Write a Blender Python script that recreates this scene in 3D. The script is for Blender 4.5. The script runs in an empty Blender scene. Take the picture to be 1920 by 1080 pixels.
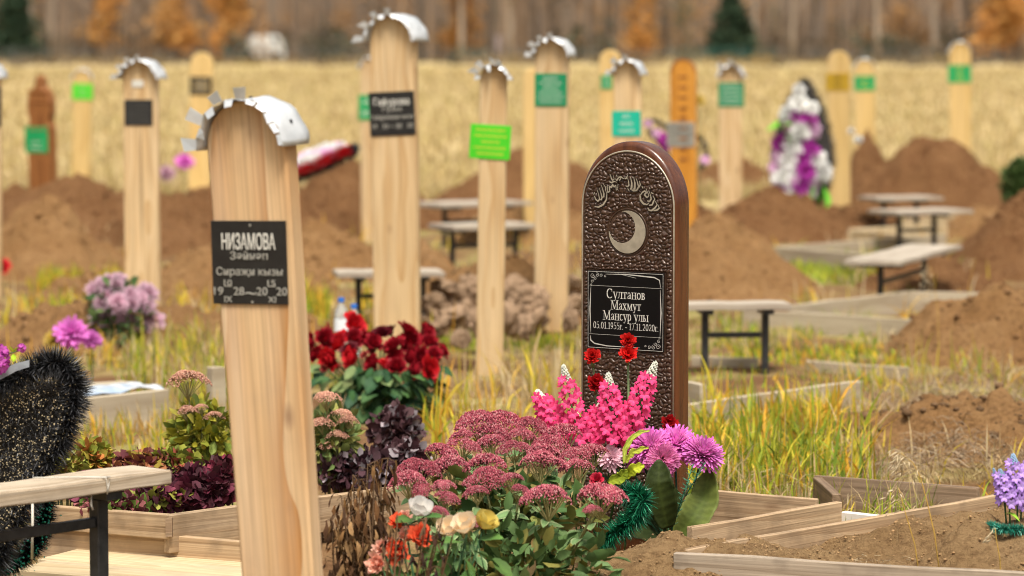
import bpy, bmesh, math, random
import numpy as np
from mathutils import Vector, Matrix, Quaternion, Euler
R = math.radians
PI = math.pi
sc = bpy.context.scene
col = sc.collection
random.seed(7)
RNG = np.random.default_rng(11)

# ------------------------------------------------------------------ camera, sky, sun, exposure
F = 5867.0            # focal length in photo pixels (110 mm on a 36 mm sensor, 1920 px wide)
H = 1.6               # eye height
PT = math.atan(440 / F)
cam = bpy.data.cameras.new('camera')
cam.lens = 110; cam.sensor_width = 36; cam.clip_start = 0.1; cam.clip_end = 3000
cam.dof.use_dof = True; cam.dof.focus_distance = 9.85; cam.dof.aperture_fstop = 2.8
camo = bpy.data.objects.new('camera', cam); col.objects.link(camo)
camo.location = (0, 0, H); camo.rotation_euler = (PI / 2 - PT, 0, 0)
sc.camera = camo

SUN_EL, SUN_AZ = R(64), R(170)      # azimuth measured from +Y towards +X: high, behind the camera
w = bpy.data.worlds.new('World'); sc.world = w; w.use_nodes = True
nt = w.node_tree; bg = nt.nodes['Background']
sky = nt.nodes.new('ShaderNodeTexSky'); sky.sky_type = 'NISHITA'; sky.sun_disc = False
sky.sun_elevation = SUN_EL; sky.sun_rotation = SUN_AZ; sky.dust_density = 6; sky.air_density = 1.2; sky.ozone_density = .6
hs = nt.nodes.new('ShaderNodeHueSaturation'); hs.inputs['Saturation'].default_value = .22
nt.links.new(sky.outputs[0], hs.inputs['Color']); nt.links.new(hs.outputs[0], bg.inputs['Color'])
bg.inputs['Strength'].default_value = 0.10
sun = bpy.data.lights.new('sun', 'SUN'); sun.energy = 3.0; sun.angle = R(16); sun.color = (1, .915, .79)
suno = bpy.data.objects.new('sun', sun); col.objects.link(suno)
sd = Vector((math.sin(SUN_AZ) * math.cos(SUN_EL), math.cos(SUN_AZ) * math.cos(SUN_EL), math.sin(SUN_EL)))
suno.rotation_euler = sd.to_track_quat('Z', 'Y').to_euler(); suno.location = (20, -20, 30)
vs = sc.view_settings
vs.view_transform = 'Standard'; vs.look = 'None'; vs.exposure = 0.6; vs.gamma = 1; vs.use_curve_mapping = False
sc.render.engine = 'CYCLES'
sc.cycles.use_denoising = True; sc.cycles.filter_width = 1.0
sc.cycles.max_bounces = 6; sc.cycles.transparent_max_bounces = 8; sc.cycles.use_adaptive_sampling = True
sc.cycles.adaptive_threshold = .02

# ------------------------------------------------------------------ survey helpers: photo pixel -> place in the world
def ray(px, py):
    u = (px - 960) / F; v = (540 - py) / F
    return u, math.cos(PT) + v * math.sin(PT), -math.sin(PT) + v * math.cos(PT)
def P(px, py, Y):
    a, b, c = ray(px, py); t = Y / b
    return Vector((a * t, Y, H + c * t))
def G(px, py, z=0.0):
    a, b, c = ray(px, py); t = (z - H) / c
    return Vector((a * t, b * t, z))

# ------------------------------------------------------------------ mesh helpers
class MB:
    def __init__(s): s.v = []; s.f = []; s.c = []
    def add(s, vs, fs, c=(1, 1, 1)):
        n = len(s.v); s.v += [tuple(p) for p in vs]
        s.f += [tuple(i + n for i in f) for f in fs]
        if c and isinstance(c[0], (tuple, list)): s.c += [tuple(k) for k in c]
        else: s.c += [tuple(c)] * len(vs)
    def box(s, x0, x1, y0, y1, z0, z1, c=(1, 1, 1)):
        s.add([(x0,y0,z0),(x1,y0,z0),(x1,y1,z0),(x0,y1,z0),(x0,y0,z1),(x1,y0,z1),(x1,y1,z1),(x0,y1,z1)],
              [(0,3,2,1),(4,5,6,7),(0,1,5,4),(1,2,6,5),(2,3,7,6),(3,0,4,7)], c)
    def tube(s, pts, rad, n=6, c=(1, 1, 1), cap=True):
        pts = [Vector(p) for p in pts]; m = len(pts)
        rs = rad if isinstance(rad, (list, tuple)) else [rad] * m
        V = []; up = Vector((.123, .37, .92)).normalized()
        for i, p in enumerate(pts):
            t = (pts[min(i + 1, m - 1)] - pts[max(i - 1, 0)])
            t = t.normalized() if t.length > 1e-9 else Vector((0, 0, 1))
            a = t.cross(up)
            if a.length < .05: a = t.cross(Vector((1, 0, 0)))
            a.normalize(); b = t.cross(a)
            for k in range(n):
                q = 2 * PI * k / n
                V.append(p + (a * math.cos(q) + b * math.sin(q)) * rs[i])
        Fc = []
        for i in range(m - 1):
            for k in range(n):
                k2 = (k + 1) % n
                Fc.append((i*n+k, i*n+k2, (i+1)*n+k2, (i+1)*n+k))
        if cap: Fc += [tuple(range(n - 1, -1, -1)), tuple(range((m-1)*n, m*n))]
        s.add(V, Fc, c)
    def mesh(s, name, mat, smooth=False):
        me = bpy.data.meshes.new(name); me.from_pydata(s.v, [], s.f)
        if mat: me.materials.append(mat)
        a = me.color_attributes.new('col', 'FLOAT_COLOR', 'POINT')
        arr = np.ones((len(s.v), 4), np.float32); arr[:, :3] = np.array(s.c, np.float32).reshape(-1, 3)
        a.data.foreach_set('color', arr.ravel())
        if smooth: me.polygons.foreach_set('use_smooth', [True] * len(me.polygons))
        me.update(); return me
    def build(s, name, mat, parent=None, smooth=False): return put(name, s.mesh(name, mat, smooth), parent)

def put(name, me, parent=None, loc=None, rot=None, scale=None):
    o = bpy.data.objects.new(name, me); col.objects.link(o)
    if parent: o.parent = parent
    if loc is not None: o.location = loc
    if rot is not None: o.rotation_euler = rot
    if scale is not None: o.scale = (scale,) * 3 if isinstance(scale, (int, float)) else scale
    return o
def npmesh(name, V, Fq, C, mat, smooth=False):
    V = np.asarray(V, np.float32); Fq = np.asarray(Fq, np.int32); k = Fq.shape[1]
    me = bpy.data.meshes.new(name)
    me.vertices.add(len(V)); me.vertices.foreach_set('co', V.ravel())
    me.loops.add(Fq.size); me.loops.foreach_set('vertex_index', Fq.ravel())
    me.polygons.add(len(Fq)); me.polygons.foreach_set('loop_start', np.arange(0, Fq.size, k, dtype=np.int32))
    try: me.polygons.foreach_set('loop_total', np.full(len(Fq), k, np.int32))
    except Exception: pass
    if smooth: me.polygons.foreach_set('use_smooth', np.ones(len(Fq), bool))
    me.materials.append(mat); me.update(); me.validate()
    if C is not None:
        a = me.color_attributes.new('col', 'FLOAT_COLOR', 'POINT')
        arr = np.ones((len(V), 4), np.float32); arr[:, :3] = C; a.data.foreach_set('color', arr.ravel())
    return me
def thing(name, label, cat, loc=(0, 0, 0), group=None, rot=None):
    o = bpy.data.objects.new(name, None); col.objects.link(o); o.empty_display_size = .05
    o.location = loc
    if rot is not None: o.rotation_euler = rot
    return tag(o, label, cat, group)
def tag(o, label, cat, group=None):
    o['label'] = label; o['category'] = cat
    if group: o['group'] = group
    return o
def kind(o, k): o['kind'] = k; return o
def bevelmesh(me, wdt, seg=1):
    bm = bmesh.new(); bm.from_mesh(me)
    bmesh.ops.recalc_face_normals(bm, faces=bm.faces)
    bmesh.ops.bevel(bm, geom=[e for e in bm.edges if e.calc_face_angle(0) > .6], offset=wdt, segments=seg, affect='EDGES', clamp_overlap=True)
    bm.to_mesh(me); bm.free(); return me
def zdir(d, spin=0):
    return (Vector(d).normalized().to_track_quat('Z', 'Y') @ Quaternion((0, 0, 1), spin)).to_euler()

# value noise, vectorised
_T = RNG.random((256, 256, 8)).astype(np.float32)
def vnoise(x, y, k=0):
    x = np.asarray(x, float); y = np.asarray(y, float)
    xi = np.floor(x).astype(int); yi = np.floor(y).astype(int); fx = x - xi; fy = y - yi
    fx = fx*fx*(3-2*fx); fy = fy*fy*(3-2*fy)
    t = _T[:, :, k % 8]; a = t[xi % 256, yi % 256]; b = t[(xi+1) % 256, yi % 256]; c = t[xi % 256, (yi+1) % 256]; d = t[(xi+1) % 256, (yi+1) % 256]
    return (a*(1-fx)+b*fx)*(1-fy)+(c*(1-fx)+d*fx)*fy
def fbm(x, y, o=4, k=0):
    s = 0; a = .5
    for i in range(o): s = s + a*(vnoise(x*2**i+17.3*i, y*2**i+5.1*i, k+i)-.5); a *= .5
    return s

# ------------------------------------------------------------------ materials
MATS = {}
def M(name, c, rough=.6, c2=None, scale=8, detail=4, stretch=(1, 1, 1), bump=0, bscale=60, metal=0, attr=False, rnd=0, trans=0, spec=.4, lo=.35, hi=.65, hue=0, coat=0, bstretch=None, coord='Object', sheen=0):
    m = bpy.data.materials.new(name); m.use_nodes = True; MATS[name] = m
    n = m.node_tree.nodes; L = m.node_tree.links; b = n['Principled BSDF']
    b.inputs['Roughness'].default_value = rough; b.inputs['Metallic'].default_value = metal
    b.inputs['Specular IOR Level'].default_value = spec; b.inputs['Coat Weight'].default_value = coat; b.inputs['Coat Roughness'].default_value = .15
    tc = n.new('ShaderNodeTexCoord'); mp = n.new('ShaderNodeMapping'); mp.inputs['Scale'].default_value = stretch
    L.new(tc.outputs[coord], mp.inputs['Vector'])
    oi = n.new('ShaderNodeObjectInfo')
    if rnd or c2:
        ad = n.new('ShaderNodeVectorMath'); ad.operation = 'MULTIPLY_ADD'; ad.inputs[1].default_value = (37, 17, 29)
        cx = n.new('ShaderNodeCombineXYZ')
        for i in range(3): L.new(oi.outputs['Random'], cx.inputs[i])
        L.new(cx.outputs[0], ad.inputs[0]); L.new(mp.outputs[0], ad.inputs[2]); vec = ad.outputs[0]
    else: vec = mp.outputs[0]
    if c2:
        no = n.new('ShaderNodeTexNoise'); no.inputs['Scale'].default_value = scale; no.inputs['Detail'].default_value = detail; no.inputs['Roughness'].default_value = .6
        L.new(vec, no.inputs['Vector'])
        mr = n.new('ShaderNodeMapRange'); mr.inputs['From Min'].default_value = lo; mr.inputs['From Max'].default_value = hi
        L.new(no.outputs[0], mr.inputs[0])
        mx = n.new('ShaderNodeMix'); mx.data_type = 'RGBA'; mx.inputs[6].default_value = (*c, 1); mx.inputs[7].default_value = (*c2, 1)
        L.new(mr.outputs[0], mx.inputs[0]); out = mx.outputs[2]
    else:
        rg = n.new('ShaderNodeRGB'); rg.outputs[0].default_value = (*c, 1); out = rg.outputs[0]
    if attr:
        at = n.new('ShaderNodeAttribute'); at.attribute_name = 'col'
        mu = n.new('ShaderNodeMix'); mu.data_type = 'RGBA'; mu.blend_type = 'MULTIPLY'; mu.inputs[0].default_value = 1
        L.new(out, mu.inputs[6]); L.new(at.outputs[0], mu.inputs[7]); out = mu.outputs[2]
    if rnd:
        hv = n.new('ShaderNodeHueSaturation'); mr2 = n.new('ShaderNodeMapRange'); mr2.inputs['To Min'].default_value = 1-rnd; mr2.inputs['To Max'].default_value = 1+rnd
        L.new(oi.outputs['Random'], mr2.inputs[0]); L.new(mr2.outputs[0], hv.inputs['Value']); L.new(out, hv.inputs['Color'])
        if hue:
            m3 = n.new('ShaderNodeMath'); m3.operation = 'MULTIPLY'; m3.inputs[1].default_value = 7.31
            m4 = n.new('ShaderNodeMath'); m4.operation = 'FRACT'; m5 = n.new('ShaderNodeMapRange'); m5.inputs['To Min'].default_value = .5-hue; m5.inputs['To Max'].default_value = .5+hue
            L.new(oi.outputs['Random'], m3.inputs[0]); L.new(m3.outputs[0], m4.inputs[0]); L.new(m4.outputs[0], m5.inputs[0]); L.new(m5.outputs[0], hv.inputs['Hue'])
        out = hv.outputs[0]
    L.new(out, b.inputs['Base Color'])
    if bump:
        nb = n.new('ShaderNodeTexNoise'); nb.inputs['Scale'].default_value = bscale; nb.inputs['Detail'].default_value = 4
        if bstretch:
            mb = n.new('ShaderNodeMapping'); mb.inputs['Scale'].default_value = bstretch; L.new(tc.outputs[coord], mb.inputs['Vector']); L.new(mb.outputs[0], nb.inputs['Vector'])
        else: L.new(vec, nb.inputs['Vector'])
        bu = n.new('ShaderNodeBump'); bu.inputs['Strength'].default_value = bump; bu.inputs['Distance'].default_value = .004
        L.new(nb.outputs[0], bu.inputs['Height']); L.new(bu.outputs[0], b.inputs['Normal'])
    if trans:
        tr = n.new('ShaderNodeBsdfTranslucent'); ms = n.new('ShaderNodeMixShader'); ms.inputs[0].default_value = trans
        L.new(out, tr.inputs['Color']); L.new(b.outputs[0], ms.inputs[1]); L.new(tr.outputs[0], ms.inputs[2])
        L.new(ms.outputs[0], n['Material Output'].inputs['Surface'])
    return m

def WOOD(name, c1, c2, c3, axis='Z', rough=.62, ring=9, knot=True, dirt=0, dirtc=(.1, .08, .06), bump=.25, wander=.16):
    """sawn timber: growth rings cut lengthwise (cathedral figure), fine fibre streaks, knots, grime blotches"""
    m = bpy.data.materials.new(name); m.use_nodes = True; MATS[name] = m
    n = m.node_tree.nodes; L = m.node_tree.links; b = n['Principled BSDF']; b.inputs['Roughness'].default_value = rough; b.inputs['Specular IOR Level'].default_value = .25
    tc = n.new('ShaderNodeTexCoord'); oi = n.new('ShaderNodeObjectInfo')
    r0 = n.new('ShaderNodeMapping')
    if axis == 'X': r0.inputs['Rotation'].default_value = (0, R(90), 0)
    L.new(tc.outputs['Object'], r0.inputs['Vector'])
    cx = n.new('ShaderNodeCombineXYZ')
    k1 = n.new('ShaderNodeMath'); k1.operation = 'MULTIPLY'; k1.inputs[1].default_value = 13.7; L.new(oi.outputs['Random'], k1.inputs[0])
    k2 = n.new('ShaderNodeMapRange'); k2.inputs['To Min'].default_value = -.05; k2.inputs['To Max'].default_value = .05; L.new(oi.outputs['Random'], k2.inputs[0])
    L.new(k2.outputs[0], cx.inputs[0]); L.new(k2.outputs[0], cx.inputs[1]); L.new(k1.outputs[0], cx.inputs[2])
    ad = n.new('ShaderNodeVectorMath'); L.new(r0.outputs[0], ad.inputs[0]); L.new(cx.outputs[0], ad.inputs[1])
    # slow wander of the pith so that the rings open into long tongues
    nw = n.new('ShaderNodeTexNoise'); nw.inputs['Scale'].default_value = 1.0; nw.inputs['Detail'].default_value = 1
    mw = n.new('ShaderNodeMapping'); mw.inputs['Scale'].default_value = (6, 6, 1.3); L.new(ad.outputs[0], mw.inputs['Vector']); L.new(mw.outputs[0], nw.inputs['Vector'])
    sb = n.new('ShaderNodeVectorMath'); sb.operation = 'MULTIPLY_ADD'; sb.inputs[1].default_value = (wander, wander, 0); L.new(nw.outputs['Color'], sb.inputs[0]); 
    mo = n.new('ShaderNodeMapping'); mo.inputs['Scale'].default_value = (1, 1, .03); L.new(ad.outputs[0], mo.inputs['Vector']); mo.inputs['Location'].default_value = (-.1, -.16, 0)
    L.new(mo.outputs[0], sb.inputs[2])
    wv = n.new('ShaderNodeTexWave'); wv.wave_type = 'RINGS'; wv.rings_direction = 'Z'; wv.wave_profile = 'SAW'; wv.inputs['Scale'].default_value = ring; wv.inputs['Distortion'].default_value = .7; wv.inputs['Detail'].default_value = 2; wv.inputs['Detail Scale'].default_value = 1.5
    L.new(sb.outputs[0], wv.inputs['Vector'])
    # fibre
    mf = n.new('ShaderNodeMapping'); mf.inputs['Scale'].default_value = (130, 130, 2.2); L.new(ad.outputs[0], mf.inputs['Vector'])
    nf = n.new('ShaderNodeTexNoise'); nf.inputs['Scale'].default_value = 1; nf.inputs['Detail'].default_value = 3; L.new(mf.outputs[0], nf.inputs['Vector'])
    mb = n.new('ShaderNodeMapping'); mb.inputs['Scale'].default_value = (11, 11, .5); L.new(ad.outputs[0], mb.inputs['Vector'])
    nbz = n.new('ShaderNodeTexNoise'); nbz.inputs['Scale'].default_value = 1; nbz.inputs['Detail'].default_value = 2; L.new(mb.outputs[0], nbz.inputs['Vector'])
    m1 = n.new('ShaderNodeMix'); m1.data_type = 'RGBA'; m1.inputs[6].default_value = (*c1, 1); m1.inputs[7].default_value = (*c2, 1)
    rp = n.new('ShaderNodeMapRange'); rp.inputs['From Min'].default_value = .15; rp.inputs['From Max'].default_value = 1; L.new(wv.outputs['Fac'], rp.inputs[0])
    pw = n.new('ShaderNodeMath'); pw.operation = 'POWER'; pw.inputs[1].default_value = 1.6; L.new(rp.outputs[0], pw.inputs[0]); L.new(pw.outputs[0], m1.inputs[0])
    m2 = n.new('ShaderNodeMix'); m2.data_type = 'RGBA'; m2.inputs[7].default_value = (*c3, 1); L.new(m1.outputs[2], m2.inputs[6])
    rp2 = n.new('ShaderNodeMapRange'); rp2.inputs['From Min'].default_value = .45; rp2.inputs['From Max'].default_value = .72; rp2.inputs['To Max'].default_value = .75; L.new(nbz.outputs[0], rp2.inputs[0]); L.new(rp2.outputs[0], m2.inputs[0])
    m3 = n.new('ShaderNodeMix'); m3.data_type = 'RGBA'; m3.blend_type = 'MULTIPLY'; L.new(m2.outputs[2], m3.inputs[6])
    rp3 = n.new('ShaderNodeMapRange'); rp3.inputs['From Min'].default_value = .3; rp3.inputs['From Max'].default_value = .7; rp3.inputs['To Min'].default_value = .78; rp3.inputs['To Max'].default_value = 1.08; L.new(nf.outputs[0], rp3.inputs[0])
    m3.inputs[0].default_value = 1; L.new(rp3.outputs[0], m3.inputs[7]); out = m3.outputs[2]
    if knot:
        mk = n.new('ShaderNodeMapping'); mk.inputs['Scale'].default_value = (9, .6, 4.2); L.new(ad.outputs[0], mk.inputs['Vector'])
        vo = n.new('ShaderNodeTexVoronoi'); vo.inputs['Scale'].default_value = .8; L.new(mk.outputs[0], vo.inputs['Vector'])
        rk = n.new('ShaderNodeMapRange'); rk.inputs['From Min'].default_value = .03; rk.inputs['From Max'].default_value = .15; rk.inputs['To Min'].default_value = .9; rk.inputs['To Max'].default_value = 0; L.new(vo.outputs['Distance'], rk.inputs[0])
        sp_k = n.new('ShaderNodeSeparateColor'); L.new(vo.outputs['Color'], sp_k.inputs[0]); gk = n.new('ShaderNodeMath'); gk.operation = 'GREATER_THAN'; gk.inputs[1].default_value = .62; L.new(sp_k.outputs[0], gk.inputs[0]); kk = n.new('ShaderNodeMath'); kk.operation = 'MULTIPLY'; L.new(rk.outputs[0], kk.inputs[0]); L.new(gk.outputs[0], kk.inputs[1]); rk = kk
        m4 = n.new('ShaderNodeMix'); m4.data_type = 'RGBA'; m4.inputs[7].default_value = (c3[0]*.45, c3[1]*.36, c3[2]*.3, 1); L.new(out, m4.inputs[6]); L.new(rk.outputs[0], m4.inputs[0]); out = m4.outputs[2]
    if dirt:
        nd = n.new('ShaderNodeTexNoise'); nd.inputs['Scale'].default_value = 9; nd.inputs['Detail'].default_value = 6; L.new(ad.outputs[0], nd.inputs['Vector'])
        rd = n.new('ShaderNodeMapRange'); rd.inputs['From Min'].default_value = .48; rd.inputs['From Max'].default_value = .75; rd.inputs['To Max'].default_value = dirt; L.new(nd.outputs[0], rd.inputs[0])
        m5 = n.new('ShaderNodeMix'); m5.data_type = 'RGBA'; m5.inputs[7].default_value = (*dirtc, 1); L.new(out, m5.inputs[6]); L.new(rd.outputs[0], m5.inputs[0]); out = m5.outputs[2]
    mc = n.new('ShaderNodeMapping'); mc.inputs['Scale'].default_value = (42, 42, .55); L.new(ad.outputs[0], mc.inputs['Vector'])
    nc = n.new('ShaderNodeTexNoise'); nc.inputs['Scale'].default_value = 1; nc.inputs['Detail'].default_value = 1; L.new(mc.outputs[0], nc.inputs['Vector'])
    rc = n.new('ShaderNodeMapRange'); rc.inputs['From Min'].default_value = .70; rc.inputs['From Max'].default_value = .76; rc.inputs['To Max'].default_value = .75; L.new(nc.outputs[0], rc.inputs[0])
    m6 = n.new('ShaderNodeMix'); m6.data_type = 'RGBA'; m6.inputs[7].default_value = (c2[0]*.35, c2[1]*.3, c2[2]*.25, 1); L.new(out, m6.inputs[6]); L.new(rc.outputs[0], m6.inputs[0]); out = m6.outputs[2]
    hv = n.new('ShaderNodeHueSaturation'); mr2 = n.new('ShaderNodeMapRange'); mr2.inputs['To Min'].default_value = .9; mr2.inputs['To Max'].default_value = 1.08
    L.new(oi.outputs['Random'], mr2.inputs[0]); L.new(mr2.outputs[0], hv.inputs['Value']); L.new(out, hv.inputs['Color']); out = hv.outputs[0]
    L.new(out, b.inputs['Base Color'])
    bu = n.new('ShaderNodeBump'); bu.inputs['Strength'].default_value = bump; bu.inputs['Distance'].default_value = .003
    L.new(nf.outputs[0], bu.inputs['Height']); L.new(bu.outputs[0], b.inputs['Normal'])
    return m

wood_new = WOOD('pine_wood', (.63, .455, .25), (.50, .31, .135), (.67, .51, .305), dirt=.12, dirtc=(.4, .3, .2))
wood_amber = WOOD('amber_pine_wood', (.60, .41, .225), (.43, .205, .065), (.66, .51, .35), ring=6, knot=True, dirt=.2, dirtc=(.30, .22, .15))
wood_yellow = WOOD('yellow_pine_wood', (.64, .45, .185), (.56, .37, .13), (.66, .48, .23), ring=6, knot=False)
wood_orange = WOOD('orange_varnished_wood', (.55, .24, .035), (.42, .16, .02), (.62, .30, .06), rough=.35, ring=6)
wood_brown = WOOD('brown_stained_wood', (.30, .12, .035), (.20, .07, .02), (.36, .15, .05), rough=.45)
wood_board = WOOD('border_pine_wood', wander=.04, c1=(.46, .325, .195), c2=(.34, .225, .125), c3=(.48, .36, .24), axis='X', dirt=.7, dirtc=(.17, .12, .075), ring=12, bump=.6)
wood_old = WOOD('weathered_board_wood', wander=.04, c1=(.40, .32, .235), c2=(.27, .205, .14), c3=(.44, .37, .29), axis='X', dirt=.7, dirtc=(.13, .10, .075), ring=12, bump=.6)
wood_bench = WOOD('bench_pine_wood', wander=.05, c1=(.52, .43, .32), c2=(.40, .31, .21), c3=(.55, .48, .38), axis='X', dirt=.45, dirtc=(.22, .17, .12), ring=10, bump=.6)
wood_dark = WOOD('dark_board_wood', wander=.04, c1=(.27, .185, .115), c2=(.19, .12, .07), c3=(.30, .22, .15), axis='X', dirt=.5, dirtc=(.1, .07, .05), ring=12, bump=.5)
wood_fresh = WOOD('fresh_board_wood', (.58, .46, .28), (.48, .36, .20), (.60, .49, .33), axis='X', dirt=.35, dirtc=(.3, .23, .15))
tin = M('galvanised_tin', (.68, .70, .71), .42, (.48, .51, .53), 9, 4, metal=.3, bump=.5, bscale=18, spec=.4)
black_plate = M('black_plate', (.012, .012, .013), .32, (.02, .02, .02), 20, spec=.5)
white_print = M('white_print', (.62, .61, .55), .6)
grey_print = M('grey_print', (.34, .33, .29), .6)
faint_print = M('faint_print', (.10, .10, .09), .6)
yellow_print = M('yellow_print', (.62, .50, .05), .6)
green_plate = M('green_plate', (.008, .27, .085), .35, (.012, .33, .10), 6)
green_dark = M('dark_green_plate', (.006, .20, .085), .35, (.01, .24, .1), 6)
green_lime = M('lime_green_plate', (.055, .50, .015), .4, (.07, .56, .02), 6)
teal_plate = M('teal_plate', (.01, .40, .27), .35, (.015, .44, .3), 6)
gold_plate = M('gold_plate', (.42, .26, .02), .35, (.5, .32, .03), 10, metal=.2)
silver_plate = M('silver_plate', (.42, .41, .36), .35, (.3, .3, .27), 12, metal=.4)
tan_plate = M('tan_plate', (.48, .36, .17), .45)
black_metal = M('black_painted_steel', (.016, .017, .019), .42, (.035, .035, .036), 30, 5, bump=.2, bscale=120, spec=.45)
soil = M('soil', (.200, .105, .050), .95, (.30, .175, .09), 7, 7, bump=.8, bscale=45, spec=.1, coord='Generated')
def soilmat(name, a, b_, c, bump=.9):
    m = M(name, a, .95, b_, 3.5, 8, spec=.08)
    n = m.node_tree.nodes; L = m.node_tree.links; bs = n['Principled BSDF']; tc = n.new('ShaderNodeTexCoord')
    prev = bs.inputs['Base Color'].links[0].from_socket
    no = n.new('ShaderNodeTexNoise'); no.inputs['Scale'].default_value = 38; no.inputs['Detail'].default_value = 6; L.new(tc.outputs['Object'], no.inputs['Vector'])
    mr = n.new('ShaderNodeMapRange'); mr.inputs['From Min'].default_value = .48; mr.inputs['From Max'].default_value = .66; mr.inputs['To Max'].default_value = .7; L.new(no.outputs[0], mr.inputs[0])
    mx = n.new('ShaderNodeMix'); mx.data_type = 'RGBA'; mx.inputs[7].default_value = (*c, 1); L.new(prev, mx.inputs[6]); L.new(mr.outputs[0], mx.inputs[0]); L.new(mx.outputs[2], bs.inputs['Base Color'])
    n2 = n.new('ShaderNodeTexNoise'); n2.inputs['Scale'].default_value = 60; n2.inputs['Detail'].default_value = 8; n2.inputs['Roughness'].default_value = .7; L.new(tc.outputs['Object'], n2.inputs['Vector'])
    bu = n.new('ShaderNodeBump'); bu.inputs['Strength'].default_value = bump; bu.inputs['Distance'].default_value = .035
    L.new(n2.outputs[0], bu.inputs['Height']); L.new(bu.outputs[0], bs.inputs['Normal'])
    return m
soil_a = soilmat('brown_soil', (.16, .074, .030), (.22, .110, .047), (.28, .155, .072), 1.0)
soil_b = soilmat('tan_soil', (.29, .155, .062), (.37, .215, .095), (.19, .098, .042), 1.0)
soil_near = soilmat('sandy_soil', (.30, .185, .085), (.40, .26, .13), (.20, .115, .054), 1.0)
CLS = .6
clod_m = M('soil_clods', (.9, .9, .9), .95, (.75, .75, .75), 30, attr=True, bump=.6, bscale=90, spec=.08)

# ------------------------------------------------------------------ ground: one sheet to beyond the wood
def gz(y): return np.where(np.asarray(y) > 36, .0071*(np.asarray(y)-36), 0.0)
def make_ground():
    xs = np.concatenate([-np.geomspace(600, 6, 40), np.linspace(-5.6, 5.6, 190), np.geomspace(6, 600, 40)])
    ys = np.concatenate([-np.geomspace(80, 1, 10), np.linspace(0, 5.5, 12), np.linspace(5.7, 30, 300), np.geomspace(30.3, 900, 110)])
    X, Y = np.meshgrid(xs, ys)
    Z = gz(Y) + .09*fbm(X*.9, Y*.9, 4)*np.exp(-np.maximum(Y-30, 0)/40) + .035*fbm(X*5, Y*5, 3, 3) - .01
    V = np.stack([X, Y, Z], -1).reshape(-1, 3); nx = len(xs); ny = len(ys)
    i = np.arange(nx-1)[None, :] + nx*np.arange(ny-1)[:, None]; i = i.ravel()
    Fq = np.stack([i, i+1, i+1+nx, i+nx], 1)
    m = bpy.data.materials.new('ground'); m.use_nodes = True; n = m.node_tree.nodes; L = m.node_tree.links; b = n['Principled BSDF']
    b.inputs['Roughness'].default_value = .95; b.inputs['Specular IOR Level'].default_value = .08
    ge = n.new('ShaderNodeNewGeometry'); sp = n.new('ShaderNodeSeparateXYZ'); L.new(ge.outputs['Position'], sp.inputs[0])
    def noise(s, d=5, st=None):
        q = n.new('ShaderNodeTexNoise'); q.inputs['Scale'].default_value = s; q.inputs['Detail'].default_value = d; q.inputs['Roughness'].default_value = .62
        if st:
            mp = n.new('ShaderNodeMapping'); mp.inputs['Scale'].default_value = st; L.new(ge.outputs['Position'], mp.inputs['Vector']); L.new(mp.outputs[0], q.inputs['Vector'])
        else: L.new(ge.outputs['Position'], q.inputs['Vector'])
        return q.outputs[0]
    def mr(x, a, b_, lo=0, hi=1):
        q = n.new('ShaderNodeMapRange'); q.inputs['From Min'].default_value = a; q.inputs['From Max'].default_value = b_; q.inputs['To Min'].default_value = lo; q.inputs['To Max'].default_value = hi; L.new(x, q.inputs[0]); return q.outputs[0]
    def mix(f, a, c):
        q = n.new('ShaderNodeMix'); q.data_type = 'RGBA'; L.new(f, q.inputs[0])
        for k, x in ((6, a), (7, c)):
            if isinstance(x, tuple): q.inputs[k].default_value = (*x, 1)
            else: L.new(x, q.inputs[k])
        return q.outputs[2]
    s1 = mix(mr(noise(2.2), .4, .62), (.15, .078, .036), (.24, .145, .07))
    s1 = mix(mr(noise(30), .5, .68, 0, .7), s1, (.10, .055, .027))
    g1 = mix(mr(noise(12), .38, .62), (.20, .19, .055), (.36, .27, .12))
    near = mix(mr(noise(1.1, 4), .47, .60), s1, g1)
    fld = mix(mr(noise(.12, 6, (.5, .35, 1)), .36, .64), (.50, .38, .195), (.43, .34, .15))
    fld = mix(mr(noise(2.5, 6), .5, .7, 0, .5), fld, (.36, .26, .14))
    yy = n.new('ShaderNodeMath'); yy.operation = 'MULTIPLY_ADD'; yy.inputs[1].default_value = 6; L.new(noise(.5, 3), yy.inputs[0]); L.new(sp.outputs[1], yy.inputs[2])
    out = mix(mr(yy.outputs[0], 33.5, 36.5), near, fld)
    L.new(out, b.inputs['Base Color'])
    bu = n.new('ShaderNodeBump'); bu.inputs['Strength'].default_value = .8; bu.inputs['Distance'].default_value = .02; L.new(noise(50, 8), bu.inputs['Height']); L.new(bu.outputs[0], b.inputs['Normal'])
    kind(put('ground', npmesh('ground', V, Fq, None, m, True)), 'structure')
make_ground()

# small irregular lumps as shared geometry
_ico = bmesh.new(); bmesh.ops.create_icosphere(_ico, subdivisions=1, radius=1); ICO_V = np.array([v.co[:] for v in _ico.verts]); ICO_F = np.array([[v.index for v in f.verts] for f in _ico.faces]); _ico.free()
def lumps(pos, size, colr, flat=.7):
    k = len(pos); nv = len(ICO_V)
    V = ICO_V[None]*(1+.35*(RNG.random((k, nv, 1))-.5)); a = RNG.random(k)*6.28; c, s = np.cos(a), np.sin(a)
    V = np.stack([V[..., 0]*c[:, None]-V[..., 1]*s[:, None]*.8, V[..., 0]*s[:, None]+V[..., 1]*c[:, None]*.8, V[..., 2]*flat], -1)
    V = V*np.asarray(size)[:, None, None] + np.asarray(pos)[:, None, :]
    Fq = (ICO_F[None]+np.arange(k)[:, None, None]*nv).reshape(-1, 3)
    return V.reshape(-1, 3), Fq, np.repeat(np.asarray(colr), nv, 0)

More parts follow.
